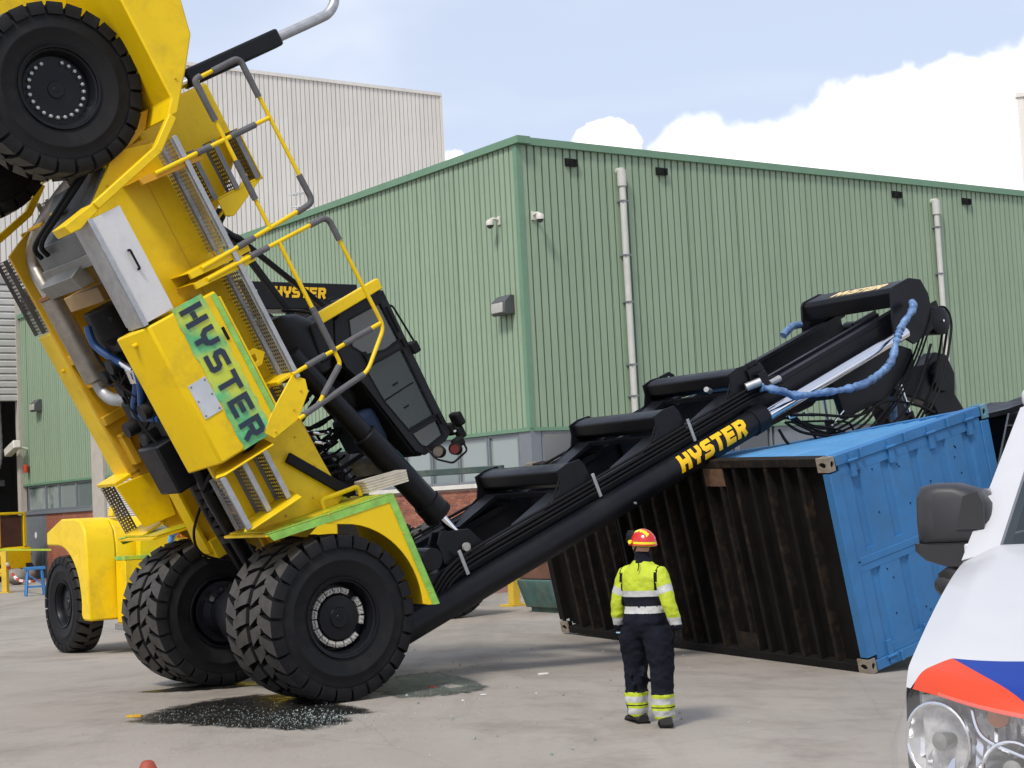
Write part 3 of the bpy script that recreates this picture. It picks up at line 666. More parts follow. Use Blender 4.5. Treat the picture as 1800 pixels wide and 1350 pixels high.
def wheel(c, out, kind, spin):
    # out = +1/-1: side the dished face looks to
    T = Matrix.Translation(c) @ Matrix.Rotation(spin, 4, 'Y')
    if out < 0: T = T @ Matrix.Rotation(pi, 4, 'Z')
    w = inst('wheel', TY, hd, T); w['label'] = {'drive': 'big front tyre with a ring of pale rim clamps', 'inner': 'big front tyre, inner one of a pair', 'steer': 'big rear tyre with a ring of small wheel bolts'}[kind]
    inst('rim', RIMD if kind != 'steer' else RIMF, w)
    if kind == 'drive':
        inst('hub', HUB, w)
        for k in range(18):
            if k in (2, 16): continue
            inst('rim_clamp', CLAMP, w, Matrix.Rotation(2*pi*k/18, 4, 'Y'))
    if kind == 'steer':
        inst('hub', HUB, w, Matrix.Scale(.8, 4))
        for k in range(24):
            if k in (5, 6): continue
            inst('wheel_bolt', BOLT, w, Matrix.Rotation(2*pi*k/24, 4, 'Y') @ Matrix.Translation((0, .085, .300)))
    return w
wheel((0, -1.78, 0), -1, 'drive', .3); wheel((0, -1.20, 0), 1, 'inner', .1)
wheel((0, 1.78, 0), 1, 'drive', .5); wheel((0, 1.20, 0), -1, 'inner', .7)
wheel((-6.42, -1.36, .16), -1, 'steer', .2); wheel((-6.42, 1.36, .16), 1, 'steer', .9)
hp(MB().lathe([(-1.5, .2), (-.9, .22), (-.6, .3), (-.3, .42), (.3, .42), (.6, .3), (.9, .22), (1.5, .2)], 28, 'y'), 'drive_axle', BLK, 0)
for s in (-1, 1): hp(MB().lathe([(s*.93, .38), (s*.97, .38)], 28, 'y').lathe([(s*.8, .26), (s*.93, .30)], 20, 'y'), 'brake_drum', BLK, 0)
for s, k in ((1, 0), (1, 1), (1, 2)):
    a = 2.6+k*.5; hp(MB().tube([(.3*cos(a), .98, .3*sin(a)), (.3*cos(a), .78, .3*sin(a))], .035, 8), 'axle_stud', CHR, 0)
hp(MB().bx(-6.62, -6.2, -1.1, 1.1, -.02, .34).bx(-6.6, -6.25, -.3, .3, .34, .9), 'steer_axle', BLK, .02)
# ---- counterweight over the rear wheels
cw = [(-7.55, .35), (-7.55, 1.75), (-7.3, 1.95), (-6.35, 1.75), (-6.1, 1.42), (-5.66, 1.02), (-5.66, .9), (-5.83, 1.05)]
hp(MB().prism([(-7.6, 1.05), (-7.6, 1.62), (-7.35, 1.85), (-6.35, 1.62), (-6.10, 1.42), (-5.66, 1.04), (-5.66, .90), (-5.83, 1.05)], 'y', -2.0, -.85), 'counterweight', YEL, .02)
hp(MB().prism([(-7.6, 1.05), (-7.6, 1.62), (-7.35, 1.85), (-6.35, 1.62), (-6.10, 1.42), (-5.66, 1.04), (-5.66, .90), (-5.83, 1.05)], 'y', .85, 2.0), 'counterweight', YEL, .02)
hp(MB().prism([(-7.6, -.1), (-7.6, 1.6), (-6.2, 1.55), (-5.9, 1.3), (-5.8, .35), (-6.6, .35), (-7.1, -.1)], 'y', -.848, .848), 'counterweight_core', YEL, .02)
for s in (-1, 1):
    if s < 0: hp(MB().prism([(-5.85, 1.04), (-5.67, .9), (-5.5, .45), (-5.6, .2), (-5.85, .5)], 'y', s*1.0, s*1.46), 'frame_rear_end', YELD, .015)
    hp(MB().bar((-5.66, s*1.96, .97), (-5.40, s*1.96, .62), .10, .09).bar((-5.41, s*1.96, .635), (-5.17, s*1.96, -.30), .10, .09), 'support_arm', YEL, .012)
    hp(MB().prism([(-5.21, -.28), (-5.12, -.28), (-5.03, -.55), (-5.03, -.68), (-5.13, -.70)], 'y', s*1.98, s*1.62), 'support_bracket', YEL, .01)
# ---- frame: side plates, belly
hp(MB().panel([(-5.6, .42), (-5.5, .88), (-2.0, .90), (-1.0, .95), (-.85, .30), (-1.25, -.20), (-2.0, -.34), (-3.85, -.36), (-4.95, -.36), (-5.2, -.1)], [], 'y', -1.50, -1.44), 'frame_plate', YEL)
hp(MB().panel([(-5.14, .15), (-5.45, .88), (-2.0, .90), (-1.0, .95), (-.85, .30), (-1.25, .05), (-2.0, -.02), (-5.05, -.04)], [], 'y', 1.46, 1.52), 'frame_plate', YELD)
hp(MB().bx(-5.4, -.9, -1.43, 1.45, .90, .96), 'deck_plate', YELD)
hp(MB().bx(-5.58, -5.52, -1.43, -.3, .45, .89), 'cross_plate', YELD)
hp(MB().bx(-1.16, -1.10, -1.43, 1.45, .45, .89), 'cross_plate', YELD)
hp(MB().prism([(-5.5, .25), (-5.0, -.34), (-4.66, -.34), (-4.66, -.30), (-4.98, -.30), (-5.46, .27)], 'y', -1.42, -.02), 'belly_plate', mat('belly_grey', (.115, .125, .13), .4, metal=.3, var=.2, vs=5, bump=.3, bs=50))
hp(MB().prism([(-4.70, -.30), (-4.60, -.52), (-4.44, -.46), (-4.44, -.28)], 'y', -1.05, -.12).bx(-4.75, -4.62, -1.40, .0, -.36, -.341), 'air_duct', mat('duct_grey', (.20, .20, .19), .45, metal=.4, var=.2))
hp(MB().bx(-4.36, -4.18, -.62, .40, -.12, .10), 'tan_bracket', TAN)
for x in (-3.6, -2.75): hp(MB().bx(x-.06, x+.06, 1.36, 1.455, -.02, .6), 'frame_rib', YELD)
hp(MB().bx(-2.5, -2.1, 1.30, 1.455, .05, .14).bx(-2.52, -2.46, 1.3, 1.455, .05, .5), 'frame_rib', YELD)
# ---- left tank, right tank, battery box
hp(MB().prism([(1.54, .0), (2.05, .0), (2.05, .55), (1.54, .55)], 'x', -4.0, -1.95), 'fuel_tank', YEL, .025)
tk = hp(MB().prism([(-1.51, .44), (-2.03, .44), (-2.03, -.36), (-2.01, -.42), (-1.94, -.46), (-1.52, -.60)], 'x', -3.83, -2.19), 'side_tank', YEL, .02)
hp(MB().bx(-3.75, -2.25, -2.034, -1.51, .445, .47), 'tank_lid', YEL, .004)
t = MB(); text(t, 'HYSTER', (-3.82, -2.044, -.055), (1, 0, 0), (0, 0, 1), .275, adv=.985, w=.105); t.build('logo_lettering', NAVY, tk)
fm = MB(); rr = random.Random(9)
rows = []
for j, z in enumerate((-.115, -.02, .10, .2, .285)):
    rows.append([(x*1.0, -2.0355-rr.uniform(0, .004), z+rr.uniform(-.012, .012)*(j in (0, 4))) for x in [-3.87+i*1.68/24 for i in range(25)]])
fm.grid(rows); fm.build('film', FILMT, tk)
fm = MB().bx(-3.8, -2.2, -2.038, -2.031, .37, .435); fm.build('film_strip', FILM, tk)
pl = MB().bx(-3.09, -2.69, -2.038, -2.030, -.355, -.125).build('data_plate', PLATE, tk)
for x in (-3.06, -2.89, -2.72):
    for z in (-.33, -.15): MB().lathe([(-2.045, .009), (-2.037, .012)], 8, 'y', Matrix.Translation((x, 0, z))).build('rivet', GALVD, pl)
for x, y, z in ((-3.7, -1.75, -.53), (-3.5, 1.8, .0)): hp(MB().lathe([(z-.04, .025), (z+.03, .025)], 10, 'z', Matrix.Translation((x, y, 0))), 'drain_plug', YEL, 0)
bt = hp(MB().bx(-5.06, -3.88, -1.93, -1.51, -.43, -.06), 'battery_box', GALV, .01)
MB().bx(-5.07, -3.87, -1.975, -1.935, -.40, -.05).build('lid', CHEQ, bt)
MB().bx(-5.08, -3.85, -1.99, -1.6, -.455, -.435).bx(-5.08, -3.85, -2.0, -1.98, -.455, -.40).build('edge_strip', GALV, bt)
MB().tube(fillet([(-4.62, -1.97, -.20), (-4.62, -2.02, -.20), (-4.40, -2.02, -.20), (-4.40, -1.97, -.20)], .03), .013, 8).build('handle', BLKM, bt)
# ---- walkways: perforated planks
for s in (-1, 1):
    for (x0, x1) in ((-5.45, -4.18), (-4.0, -2.58)):
        for y in (1.43, 1.75):
            q = MB(); L = x1-x0
            perf(q, (x0, s*y, .85), (1, 0, 0), (0, s*1, 0), L, .27, round(L/.045), 6, .30, .05, nn=(0, 0, 1))
            hp(q, 'walkway_plank', GALV, 0)
    hp(MB().bx(-5.47, -2.56, s*2.035, s*2.055, .82, .875).bx(-5.47, -2.56, s*1.715, s*1.735, .82, .86), 'walkway_edge', GALV, .004)
    q = MB(); perf(q, (-2.55, s*1.62, .72), (1, 0, 0), (0, s*1, 0), .40, .25, 9, 6, .33, .05, nn=(0, 0, 1)); hp(q, 'walkway_plank', GALVD, 0)
# front corner plates
hp(MB().panel([(-2.62, .80), (-2.50, .92), (-2.36, .88), (-2.16, .62), (-2.12, .25), (-2.24, .17), (-2.40, .40)], [], 'y', -2.04, -2.02), 'corner_plate', YEL)
hp(MB().bx(-2.6, -2.12, -2.02, -1.5, .40, .42).bx(-2.64, -2.6, -2.02, -1.5, .6, .84), 'corner_bracket', YEL)
hp(MB().panel([(-3.05, .46), (-2.85, .46), (-2.85, .66), (-2.95, .76), (-3.05, .66)], [[(-2.99, .56), (-2.91, .56), (-2.91, .63), (-2.99, .63)]], 'y', -1.80, -1.77), 'lifting_lug', YEL)
# rail base brackets
for x in (-5.22, -4.12, -4.0):
    hp(MB().panel([(x, .27), (x+.07, .27), (x+.10, .86), (x+.10, 1.05), (x, 1.05)], [], 'y', -2.03, -1.98).bx(x, x+.012, -2.0, -1.50, .30, .82), 'rail_bracket', YEL if x > -5 else ORN, .005)
# ---- hand rails
def rail(name, pts, r=.024, pads=(), fil=.09, m=YEL):
    o = hp(MB().tube(fillet(pts, fil), r, 10), name, m, 0)
    for a, b in pads:
        MB().tube([a, V(a).lerp(V(b), .02), V(a).lerp(V(b), .98), b] if not isinstance(a, list) else a, .036, 10).build('foam_sleeve', PAD, o)
    return o
for s in (-1, 1):
    y = s*2.04
    if s < 0 or True:
        o = rail('hand_rail', [(-5.36, y, 1.38), (-5.90, y, 1.38), (-5.92, y, 2.0), (-4.16, y, 2.02), (-4.10, y, .42)], pads=[((-5.86, y, 1.375), (-5.42, y, 1.38)), ((-4.125, y, 1.15), (-4.118, y, .92))])
        MB().tube(fillet([(-5.905, y, 1.62), (-5.92, y, 2.0), (-5.45, y, 2.0)], .09), .036, 10).build('foam_sleeve', PAD, o)
        MB().tube(fillet([(-5.91, y, 1.46), (-5.90, y, 1.38), (-5.7, y, 1.38)], .06), .036, 10).build('foam_sleeve', PAD, o)
        MB().tube(fillet([(-4.5, y, 2.012), (-4.16, y, 2.02), (-4.145, y, 1.78)], .09), .036, 10).build('foam_sleeve', PAD, o)
        o = rail('hand_rail', [(-5.36, y, 1.38), (-4.12, y, 1.38)], pads=[((-4.95, y, 1.38), (-4.48, y, 1.38))])
        o = rail('hand_rail', [(-5.20, y, .45), (-5.20, y, 2.0)], pads=[((-5.20, y, 1.0), (-5.20, y, 1.18)), ((-5.20, y, 1.46), (-5.20, y, 1.80))])
        o = rail('hand_rail', [(-3.97, y, .42), (-3.95, y, 2.10), (-2.54, y, 2.12), (-2.20, y, 1.66), (-2.16, y, .62)], pads=[((-3.965, y, 1.0), (-3.96, y, 1.25)), ((-2.198, y, 1.60), (-2.17, y, .70))], fil=.1)
        MB().tube(fillet([(-3.953, y, 1.85), (-3.95, y, 2.10), (-3.65, y, 2.105)], .1), .036, 10).build('foam_sleeve', PAD, o)
        o = rail('hand_rail', [(-3.96, y, 1.40), (-2.44, y, 1.40), (-2.30, y, 1.12), (-2.20, y, .95)], pads=[((-3.15, y, 1.40), (-2.60, y, 1.40)), ((-2.43, y, 1.37), (-2.24, y, 1.02))], fil=.06)
        o = rail('hand_rail', [(-2.62, y, .80), (-2.60, y, 2.10)], pads=[((-2.62, y, 1.0), (-2.615, y, 1.27)), ((-2.61, y, 1.55), (-2.60, y, 1.95))])
# ---- hood, steps, exhaust
hp(MB().prism([(-5.86, .97), (-5.86, 2.06), (-5.05, 2.06), (-4.62, 1.60), (-4.45, 1.30), (-2.75, 1.20), (-2.75, .97)], 'y', -1.05, 1.05), 'hood', YEL, .03)
hp(MB().bx(-5.25, -4.62, -1.5, -1.06, 1.88, 1.90).bx(-4.66, -4.64, -1.5, -1.06, 1.2, 1.88).panel([(-4.64, 1.25), (-4.64, 1.9), (-4.4, 1.35), (-4.44, 1.25)], [], 'y', -1.5, -1.48), 'hood_step_box', YEL)
for i, z in enumerate((1.25, 1.55, 1.85)):
    q = MB(); perf(q, (-5.25, -1.5, z), (1, 0, 0), (0, 1, 0), .60, .22, 13, 5, .33, .04, nn=(0, 0, 1)); q.bx(-5.25, -4.65, -1.52, -1.50, z-.05, z+.01); hp(q, 'hood_step', GALVD, 0)
hp(MB().bar((-4.42, -1.46, 1.30), (-4.75, -1.46, 1.75), .03, .03).bar((-4.3, -.8, 1.2), (-4.6, -.9, 1.9), .03, .03), 'step_stay', YEL)
hp(MB().tube([(-5.98, -.92, 1.45), (-5.98, -.92, 1.95)], .075, 16), 'exhaust_stub', CHR, 0)
hp(MB().bx(-6.09, -5.88, -1.02, -.82, 1.88, 3.26), 'exhaust_guard', BLK, .03)
ex = smoothpath([(-5.985, -.92, 3.2), (-5.985, -.92, 3.9), (-6.0, -.92, 4.08), (-6.08, -.92, 4.22), (-6.20, -.92, 4.28)], 6)
hp(MB().tube(ex, .062, 18, cap=False), 'exhaust_pipe', GALV, 0)
# bottom exhaust run and muffler on the left
ms = hp(MB().lathe([(-4.42, .10), (-4.40, .135), (-3.30, .135), (-3.27, .09)], 26, 'x', Matrix.Translation((0, 1.02, .0))), 'muffler', STEEL, 0)
MB().lathe([(-4.45, .15), (-4.41, .15)], 26, 'x', Matrix.Translation((0, 1.02, .0))).build('flange', mat('rusty_flange', (.28, .14, .07), .6, metal=.4), ms)
hp(MB().tube(smoothpath([(-4.40, 1.05, .02), (-4.62, 1.28, .10), (-4.80, 1.40, .16), (-4.98, 1.30, .2), (-5.19, .80, .22), (-5.40, .05, .28), (-5.50, -.5, .3)], 7), .095, 16), 'exhaust_pipe', STEEL, 0)
hp(MB().tube(smoothpath([(-3.28, 1.02, .0), (-3.12, 1.0, .0), (-3.0, .82, .0), (-2.96, .5, .06), (-3.02, .2, .15)], 7), .075, 16), 'exhaust_pipe', GALV, 0)
hp(MB().bx(-5.3, -5.26, -.75, -.45, -.14, -.06).bx(-3.28, -3.2, .85, 1.44, .02, .06).bx(-5.25, -5.21, .5, .9, .1, .15), 'pipe_clamp', YELD)
# ---- engine and transmission seen from below
en = hp(MB().bx(-4.1, -3.0, -.55, .35, -.05, .80).bx(-4.05, -3.6, -.85, -.35, -.28, .1).bx(-3.0, -2.2, -.55, .25, -.20, .60), 'engine', GREY_E, .04)
q = MB().lathe([(-4.12, .20), (-3.80, .22), (-3.7, .1)], 20, 'x', Matrix.Translation((0, -.65, -.18))); q.build('pulley', BLKM, en)
for i, (x, y) in enumerate(((-3.5, -.5), (-3.2, -.3), (-3.35, .1), (-2.9, -.7), (-2.7, .1), (-3.05, -.75), (-2.55, -.35))):
    MB().lathe([(-.35, .09), (-.12, .10), (.1, .06)], 14, 'z', Matrix.Translation((x, y, -.05+.06*(i % 3)))).build('filter_can', GREY_E, en)
for i in range(9):
    rr = random.Random(40+i); a = V((rr.uniform(-3.9, -2.6), rr.uniform(-1.0, .4), -.25)); b = V((rr.uniform(-3.2, -1.6), rr.uniform(-1.1, .3), rr.uniform(-.35, .0)))
    MB().tube(smoothpath([a, a.lerp(b, .4)+V((0, 0, -.12)), b], 7), .018, 6).build('engine_hose', BLKM, en)
hp(MB().bx(-2.52, -1.92, -.86, -.34, -.52, .30), 'valve_box', BLK, .03)
hp(MB().bx(-2.1, -1.5, -.95, -.1, -.1, .7).bx(-2.95, -2.5, -1.4, -.6, -.30, .5), 'transmission', GREY_E, .06)
hp(MB().tube([(-2.5, -1.1, -.28), (-1.7, -1.0, -.26), (-.5, -.5, .0)], [.07, .09, .09], 12).tube([(-2.0, -.75, -.25), (-1.5, -.6, -.2), (-.55, -.1, .05)], .075, 12), 'drive_shaft', BLK, 0)
q = MB()
for i in range(7): q.lathe([(0, .10+.02*(i % 2)), (.09, .12), (.12, .06)], 12, 'x', Matrix.Translation((-1.95+.13*i, -.78+.05*i, -.2+.02*i)))
hp(q, 'pump_stack', GREY_E, 0)
hp(MB().bar((-2.25, -1.6, -.1), (-1.85, -1.05, -.35), .05, .05).bar((-2.2, -1.85, .25), (-1.8, -1.1, -.28), .04, .06), 'linkage_rod', BLKM)
hz = [smoothpath([(-4.0, -.28, -.30), (-3.86, -.30, -.34), (-3.74, -.34, -.34), (-3.58, -.52, -.32), (-3.42, -.78, -.3)], 7), smoothpath([(-3.40, -.84, -.3), (-3.2, -.70, -.3), (-2.98, -.42, -.32), (-2.86, -.36, -.32), (-2.80, -.55, -.3), (-2.76, -.8, -.28)], 7), smoothpath([(-3.42, -.95, -.3), (-3.2, -.85, -.32), (-2.95, -.6, -.32), (-2.85, -.55, -.33), (-2.78, -.75, -.3)], 7)]
for h in hz: hp(MB().tube(h, .044, 10), 'blue_hose', BLUEH, 0)
hp(MB().tube([(-3.5, -.68, -.31), (-3.36, -.88, -.3)], .045, 10).tube([(-3.42, -.78, -.32), (-3.25, -.74, -.32)], .045, 10).tube([(-3.4, -.9, -.31), (-3.24, -.86, -.32)], .045, 10), 'hose_fitting', CHR, 0)
for k, yy in enumerate((-.35, -.55)):
    hp(MB().tube(smoothpath([(-5.75, yy-.55, .55), (-5.55, yy-.75, .15), (-5.25, yy-.4, -.25), (-5.05, yy, -.42), (-4.9, yy+.1, -.38)], 8), .03, 8), 'black_hose', BLKM, 0)
for pth in ([(-3.1, 1.4, .4), (-2.95, 1.38, .45), (-2.75, 1.3, .45), (-2.6, 1.1, .38), (-2.6, .7, .3), (-2.7, .3, .2)], [(-2.75, 1.33, .45), (-2.5, 1.36, .35), (-2.35, 1.38, .4)], [(-1.5, .3, .2), (-1.2, .35, -.1), (-.9, .45, -.1), (-.6, .5, .2)]):
    hp(MB().tube(smoothpath(pth, 7), .017, 6), 'loose_cable', BLKM, 0)
# left front: inner plates, step, beam
hp(MB().panel([(-1.98, -.28), (-1.90, .33), (-1.27, .24), (-1.35, -.2)], [], 'y', 1.42, 1.455), 'step_side_plate', YEL)
for s in (1,):
    q = MB(); perf(q, (-1.95, 2.03, -.24), (1, 0, 0), (0, 0, 1), .68, .16, 17, 4, .22, .04, nn=(0, 1, 0)); hp(q, 'step_tread', GALVD, 0)
    hp(MB().bx(-2.02, -1.97, 1.46, 2.05, -.26, .12).bx(-1.28, -1.25, 1.46, 2.05, -.26, .12), 'step_bracket', YEL)
q = MB(); perf(q, (-5.02, 1.50, .03), (1, 0, 0), (0, 1, 0), 1.0, .27, 22, 6, .3, .05, nn=(0, 0, 1)); hp(q, 'step_tread', GALVD, 0)
q = MB(); perf(q, (-5.02, 1.79, .03), (1, 0, 0), (0, 1, 0), 1.0, .27, 22, 6, .3, .05, nn=(0, 0, 1)); hp(q, 'step_tread', GALVD, 0)
hp(MB().panel([(-1.74, .12), (-1.62, .36), (-.62, .62), (-.60, .38), (-.75, .08), (-.95, .05)], [], 'y', .86, .92).bx(-1.7, -.8, .6, .86, .05, .10).bx(-.95, -.7, .55, .86, .1, .35), 'axle_bracket', YEL)
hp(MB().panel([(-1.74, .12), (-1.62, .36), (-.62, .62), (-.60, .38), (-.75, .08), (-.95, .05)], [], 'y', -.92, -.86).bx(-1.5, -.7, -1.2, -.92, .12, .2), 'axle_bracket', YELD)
# ---- right front steps
for x in (-2.08, -1.42):
    hp(MB().panel([(-1.50, .40), (-2.03, .22), (-2.03, -.46), (-1.92, -.52), (-1.50, -.22)], [], 'x', x, x+.02), 'step_side_plate', YEL)
hp(MB().bx(-2.06, -1.42, -1.53, -1.505, -.3, .36), 'step_back', YEL)
for (y, z) in ((-1.98, -.46), (-1.80, -.08), (-1.80, .20)):
    q = MB(); perf(q, (-2.05, y, z), (1, 0, 0), (0, 1, 0), .63, .26, 14, 6, .30, .05, nn=(0, 0, 1)); hp(q, 'step_tread', GALVD, 0)
    hp(MB().bx(-2.055, -1.425, y-.03, y-.002, z-.05, z+.012), 'step_edge', GALV, .003)
# ---- front fenders
for s in (-1, 1):
    yo, yi = s*2.05, s*.98
    arch = [(1.03*cos(radians(a)), 1.03*sin(radians(a))) for a in range(66, 150, 6)]+[(-1.02, .30), (-1.12, .0)]
    outer = [(-1.27, -.35), (-.86, 1.23), (.53, 1.12), (.47, 1.0)]+arch+[(-1.21, -.33)]
    fe = hp(MB().panel(outer, [], 'y', yo, yo-s*.02), 'fender_side', YEL, .004)
    pr = [(-1.27, -.35), (-.86, 1.23), (.53, 1.12)]
    sk = MB()
    for (a, b) in zip(pr, pr[1:]):
        d = V((b[0]-a[0], b[1]-a[1])).normalized(); n2 = V((d.y, -d.x))*.025
        sk.prism([a, b, (b[0]+n2.x, b[1]+n2.y), (a[0]+n2.x, a[1]+n2.y)], 'y', yo-s*.021, yi)
    hp(sk, 'fender_top', YEL, 0)
    fs = MB()
    for (a, b) in zip(pr, pr[1:]):
        d = V((b[0]-a[0], b[1]-a[1])).normalized(); n2 = V((-d.y, d.x))*.006
        fs.prism([(a[0]+n2.x, a[1]+n2.y), (b[0]+n2.x, b[1]+n2.y), (b[0]+2*n2.x, b[1]+2*n2.y), (a[0]+2*n2.x, a[1]+2*n2.y)], 'y', yo, yo-s*.12)
        ia = V(a)*.93; ib = V(b)*.93
        fs.prism([a, b, tuple(ib), tuple(ia)], 'y', yo+s*.004, yo+s*.008)
    hp(fs, 'film_strip', FILM, 0)
    hp(MB().prism([(-1.258, -.28), (-.885, 1.16), (-.897, 1.163), (-1.27, -.277)], 'y', s*1.92, s*1.0), 'film_sheet', mat('film_yellow_green', (.40, .46, .02), .35, var=.5, vs=6, c2=(.62, .42, .01), c2t=(.45, .6), bump=.6, bs=25), 0)
    hp(MB().tube(fillet([(-1.04, s*1.6, .60), (-1.15, s*1.6, .62), (-1.04, s*1.6, 1.12), (-.93, s*1.6, 1.10)], .05), .028, 10), 'grab_handle', YEL, 0)
hp(MB().bx(-.2, .5, -1.0, -.97, .3, 1.1), 'fender_inner', YELD)
hp(MB().bar((-1.76, -1.54, .53), (-1.0, -1.54, 1.03), .05, .12), 'stay_bar', BLKM)
pb = MB()
for i in range(5): pb.bar((-.95-.028*i, -1.62+.01*i, 1.13+.01*i), (-.80-.026*i, -1.60, 1.66+.015*i), .30-.015*i, .024, up=(1, 0, 0))
o = pb.build('paper_bundle', PAPER); o.matrix_world = MH; tag(o, 'bundle of folded papers tied up on the near front fender', 'papers')

BM = MB().lathe([(0, .014), (.012, .013), (.014, .0)], 6, 'y').mesh('bolt', YELD)
for (x, y, z) in [(-5.3, -1.5, .15), (-5.3, -1.5, .6), (-4.85, -1.5, .12), (-4.5, -1.5, .12), (-3.95, -1.5, .3), (-3.95, -1.5, .62), (-2.28, -2.04, .62), (-2.42, -2.04, .80), (-2.18, -2.04, .3), (-1.9, -1.5, .75), (-1.5, -1.5, .8), (-1.2, -1.5, .6), (-1.2, -1.5, .2), (-6.0, -2.0, 1.2), (-7.2, -2.0, 1.2), (-7.2, -2.0, 1.6), (-.4, -2.05, 1.13), (.35, -2.05, 1.08), (-1.08, -2.05, .4)]:
    inst('bolt', BM, hd, Matrix.Translation((x, y, z)) @ Matrix.Rotation(pi, 4, 'Z'))
SEAM = mat('dark_seam', (.16, .10, .01), .8)
hp(MB().bx(-5.2, -2.1, -1.504, -1.501, .575, .583), 'weld_seam', YELD, 0); hp(MB().bx(-3.62, -3.612, -1.504, -1.501, -.1, .85), 'weld_seam', YELD, 0)
hp(MB().bx(-3.45, -3.30, -2.041, -2.035, .30, .335), 'slot', BLKM, 0)
hp(MB().prism([(-4.62, 1.93), (-4.60, 1.93), (-4.60, 2.0), (-4.62, 2.0)], 'y', -.9, .9), 'hood_seam', SEAM, 0)
# ---- cab
G1 = CABG
outer = [(-2.70, 3.18), (-.70, 3.14), (-.64, 3.02), (-.64, 2.66), (-.76, 2.56), (-1.80, 2.34), (-2.12, 2.22), (-2.40, 2.22), (-2.66, 2.36), (-2.74, 2.6)]
upw = [(-2.60, 2.55), (-2.58, 3.06), (-2.06, 3.07), (-2.04, 2.86), (-2.12, 2.54), (-2.30, 2.42)]
lgw = [(-1.98, 2.45), (-1.95, 3.05), (-1.00, 3.04), (-1.02, 2.61), (-1.5, 2.48)]
btw = [(-.96, 2.63), (-.94, 3.04), (-.73, 3.03), (-.71, 2.74), (-.78, 2.67)]
for s in (-1, 1):
    d = hp(MB().panel(outer, [upw, lgw, btw], 'y', s*.66, s*.61), 'cab_door', G1, .006)
    for w_, gm in ((upw, TINT), (lgw, CABGL), (btw, TINT)):
        MB().panel([(p[0]*1.0, p[1]) for p in w_], [], 'y', s*.640, s*.634).build('pane', gm, d)
        c = V((sum(p[0] for p in w_)/len(w_), sum(p[1] for p in w_)/len(w_)))
        ring = [tuple(c+(V(p)-c)*1.04) for p in w_]; inn = [tuple(c+(V(p)-c)*.97) for p in w_]
        MB().panel(ring, [inn], 'y', s*.668, s*.655).build('window_seal', BLKM, d)
    MB().bx(-1.515, -1.495, s*.645, s*.63, 2.5, 2.99).bx(-1.62, -1.60, s*.65, s*.64, 2.70, 2.78).bx(-1.3, -1.28, s*.65, s*.64, 2.7, 2.78).build('sliding_bar', BLKM, d)
    MB().bx(-2.12, -1.98, s*.70, s*.665, 2.50, 2.55).lathe([(s*.665, .03), (s*.70, .03)], 10, 'y', Matrix.Translation((-2.14, 0, 2.52))).build('door_handle', BLKM, d)
    MB().bx(-2.5, -2.15, s*.69, s*.665, 3.10, 3.125).build('vent_slot', BLKM, d); MB().bx(-1.0, -.86, s*.70, s*.66, 3.06, 3.12).build('hinge', BLKM, d); MB().bx(-2.05, -1.95, s*.70, s*.66, 3.08, 3.14).build('hinge', BLKM, d)
hp(MB().bx(-2.74, -.68, -.60, .60, 3.12, 3.20), 'cab_roof', G1, .03)
hp(MB().prism([(-2.72, 2.42), (-2.70, 3.12), (-2.64, 3.12), (-2.66, 2.42)], 'y', -.605, .605), 'cab_rear', G1)
hp(MB().panel([(-.605, 2.62), (.605, 2.62), (.605, 3.12), (-.605, 3.12)], [[(-.5, 2.7), (.5, 2.7), (.5, 3.06), (-.5, 3.06)]], 'x', -.70, -.65), 'cab_front', G1)
hp(MB().bx(-.685, -.675, -.5, .5, 2.7, 3.06), 'windscreen', CABGL, 0)
hp(MB().prism([(-1.8, 2.33), (-2.12, 2.21), (-2.40, 2.21), (-2.62, 2.36), (-2.62, 2.42), (-2.36, 2.28), (-2.1, 2.28), (-.72, 2.60), (-.72, 2.54)], 'y', -.604, .604), 'cab_floor', BLKM, .01)
st = hp(MB().bx(-1.9, -1.35, -.28, .28, 2.42, 2.58).bx(-2.05, -1.88, -.26, .26, 2.45, 3.05), 'seat', mat('seat_cloth', (.02, .022, .025), .8), .06)
w_ = MB(); ringp = [(.17*cos(a*pi/12), .17*sin(a*pi/12), 0) for a in range(25)]; w_.tube(ringp, .016, 6, cap=False).tube([(-.16, 0, 0), (.16, 0, 0)], .014, 6).tube([(0, 0, 0), (.0, 0, -.35)], .03, 8)
o = hp(w_, 'steering_wheel', BLKM, 0, tf=Matrix.Translation((-1.12, -.1, 2.88)) @ Matrix.Rotation(-.5, 4, 'Y'))
hp(MB().bar((-2.80, -.66, 2.16), (-2.80, -.66, 3.16), .10, .14, up=(1, 0, 0)), 'cab_roof_beam', YEL, .01)
# fairing and machinery between cab and chassis
fr = []
for x, r, zc in ((-3.05, .10, 1.75), (-2.95, .34, 1.82), (-2.75, .48, 1.9), (-2.5, .52, 1.94), (-2.3, .46, 1.98), (-2.2, .2, 2.0)):
    fr.append([(x, -.62+.0*k+(.62-.62*cos(2*pi*k/20))*1.0*(1), zc+r*sin(2*pi*k/20)) for k in range(20)])
hp(MB().loft(fr), 'cab_fairing', CABG, 0)
hp(MB().prism([(-2.78, 2.05), (-2.78, 2.42), (-2.3, 2.2), (-2.3, 1.95)], 'y', -.64, .3), 'cab_support', CABG, .03)
hp(MB().lathe([(2.02, .05), (2.10, .26), (2.22, .30), (2.30, .25)], 24, 'z', Matrix.Translation((-1.75, -.15, 0))), 'cab_turret', BLKM, 0)
hp(MB().bx(-1.5, -1.0, -.5, .1, 2.05, 2.42), 'blue_cover', mat('navy_cloth', (.012, .028, .07), .8, var=.3), .08)
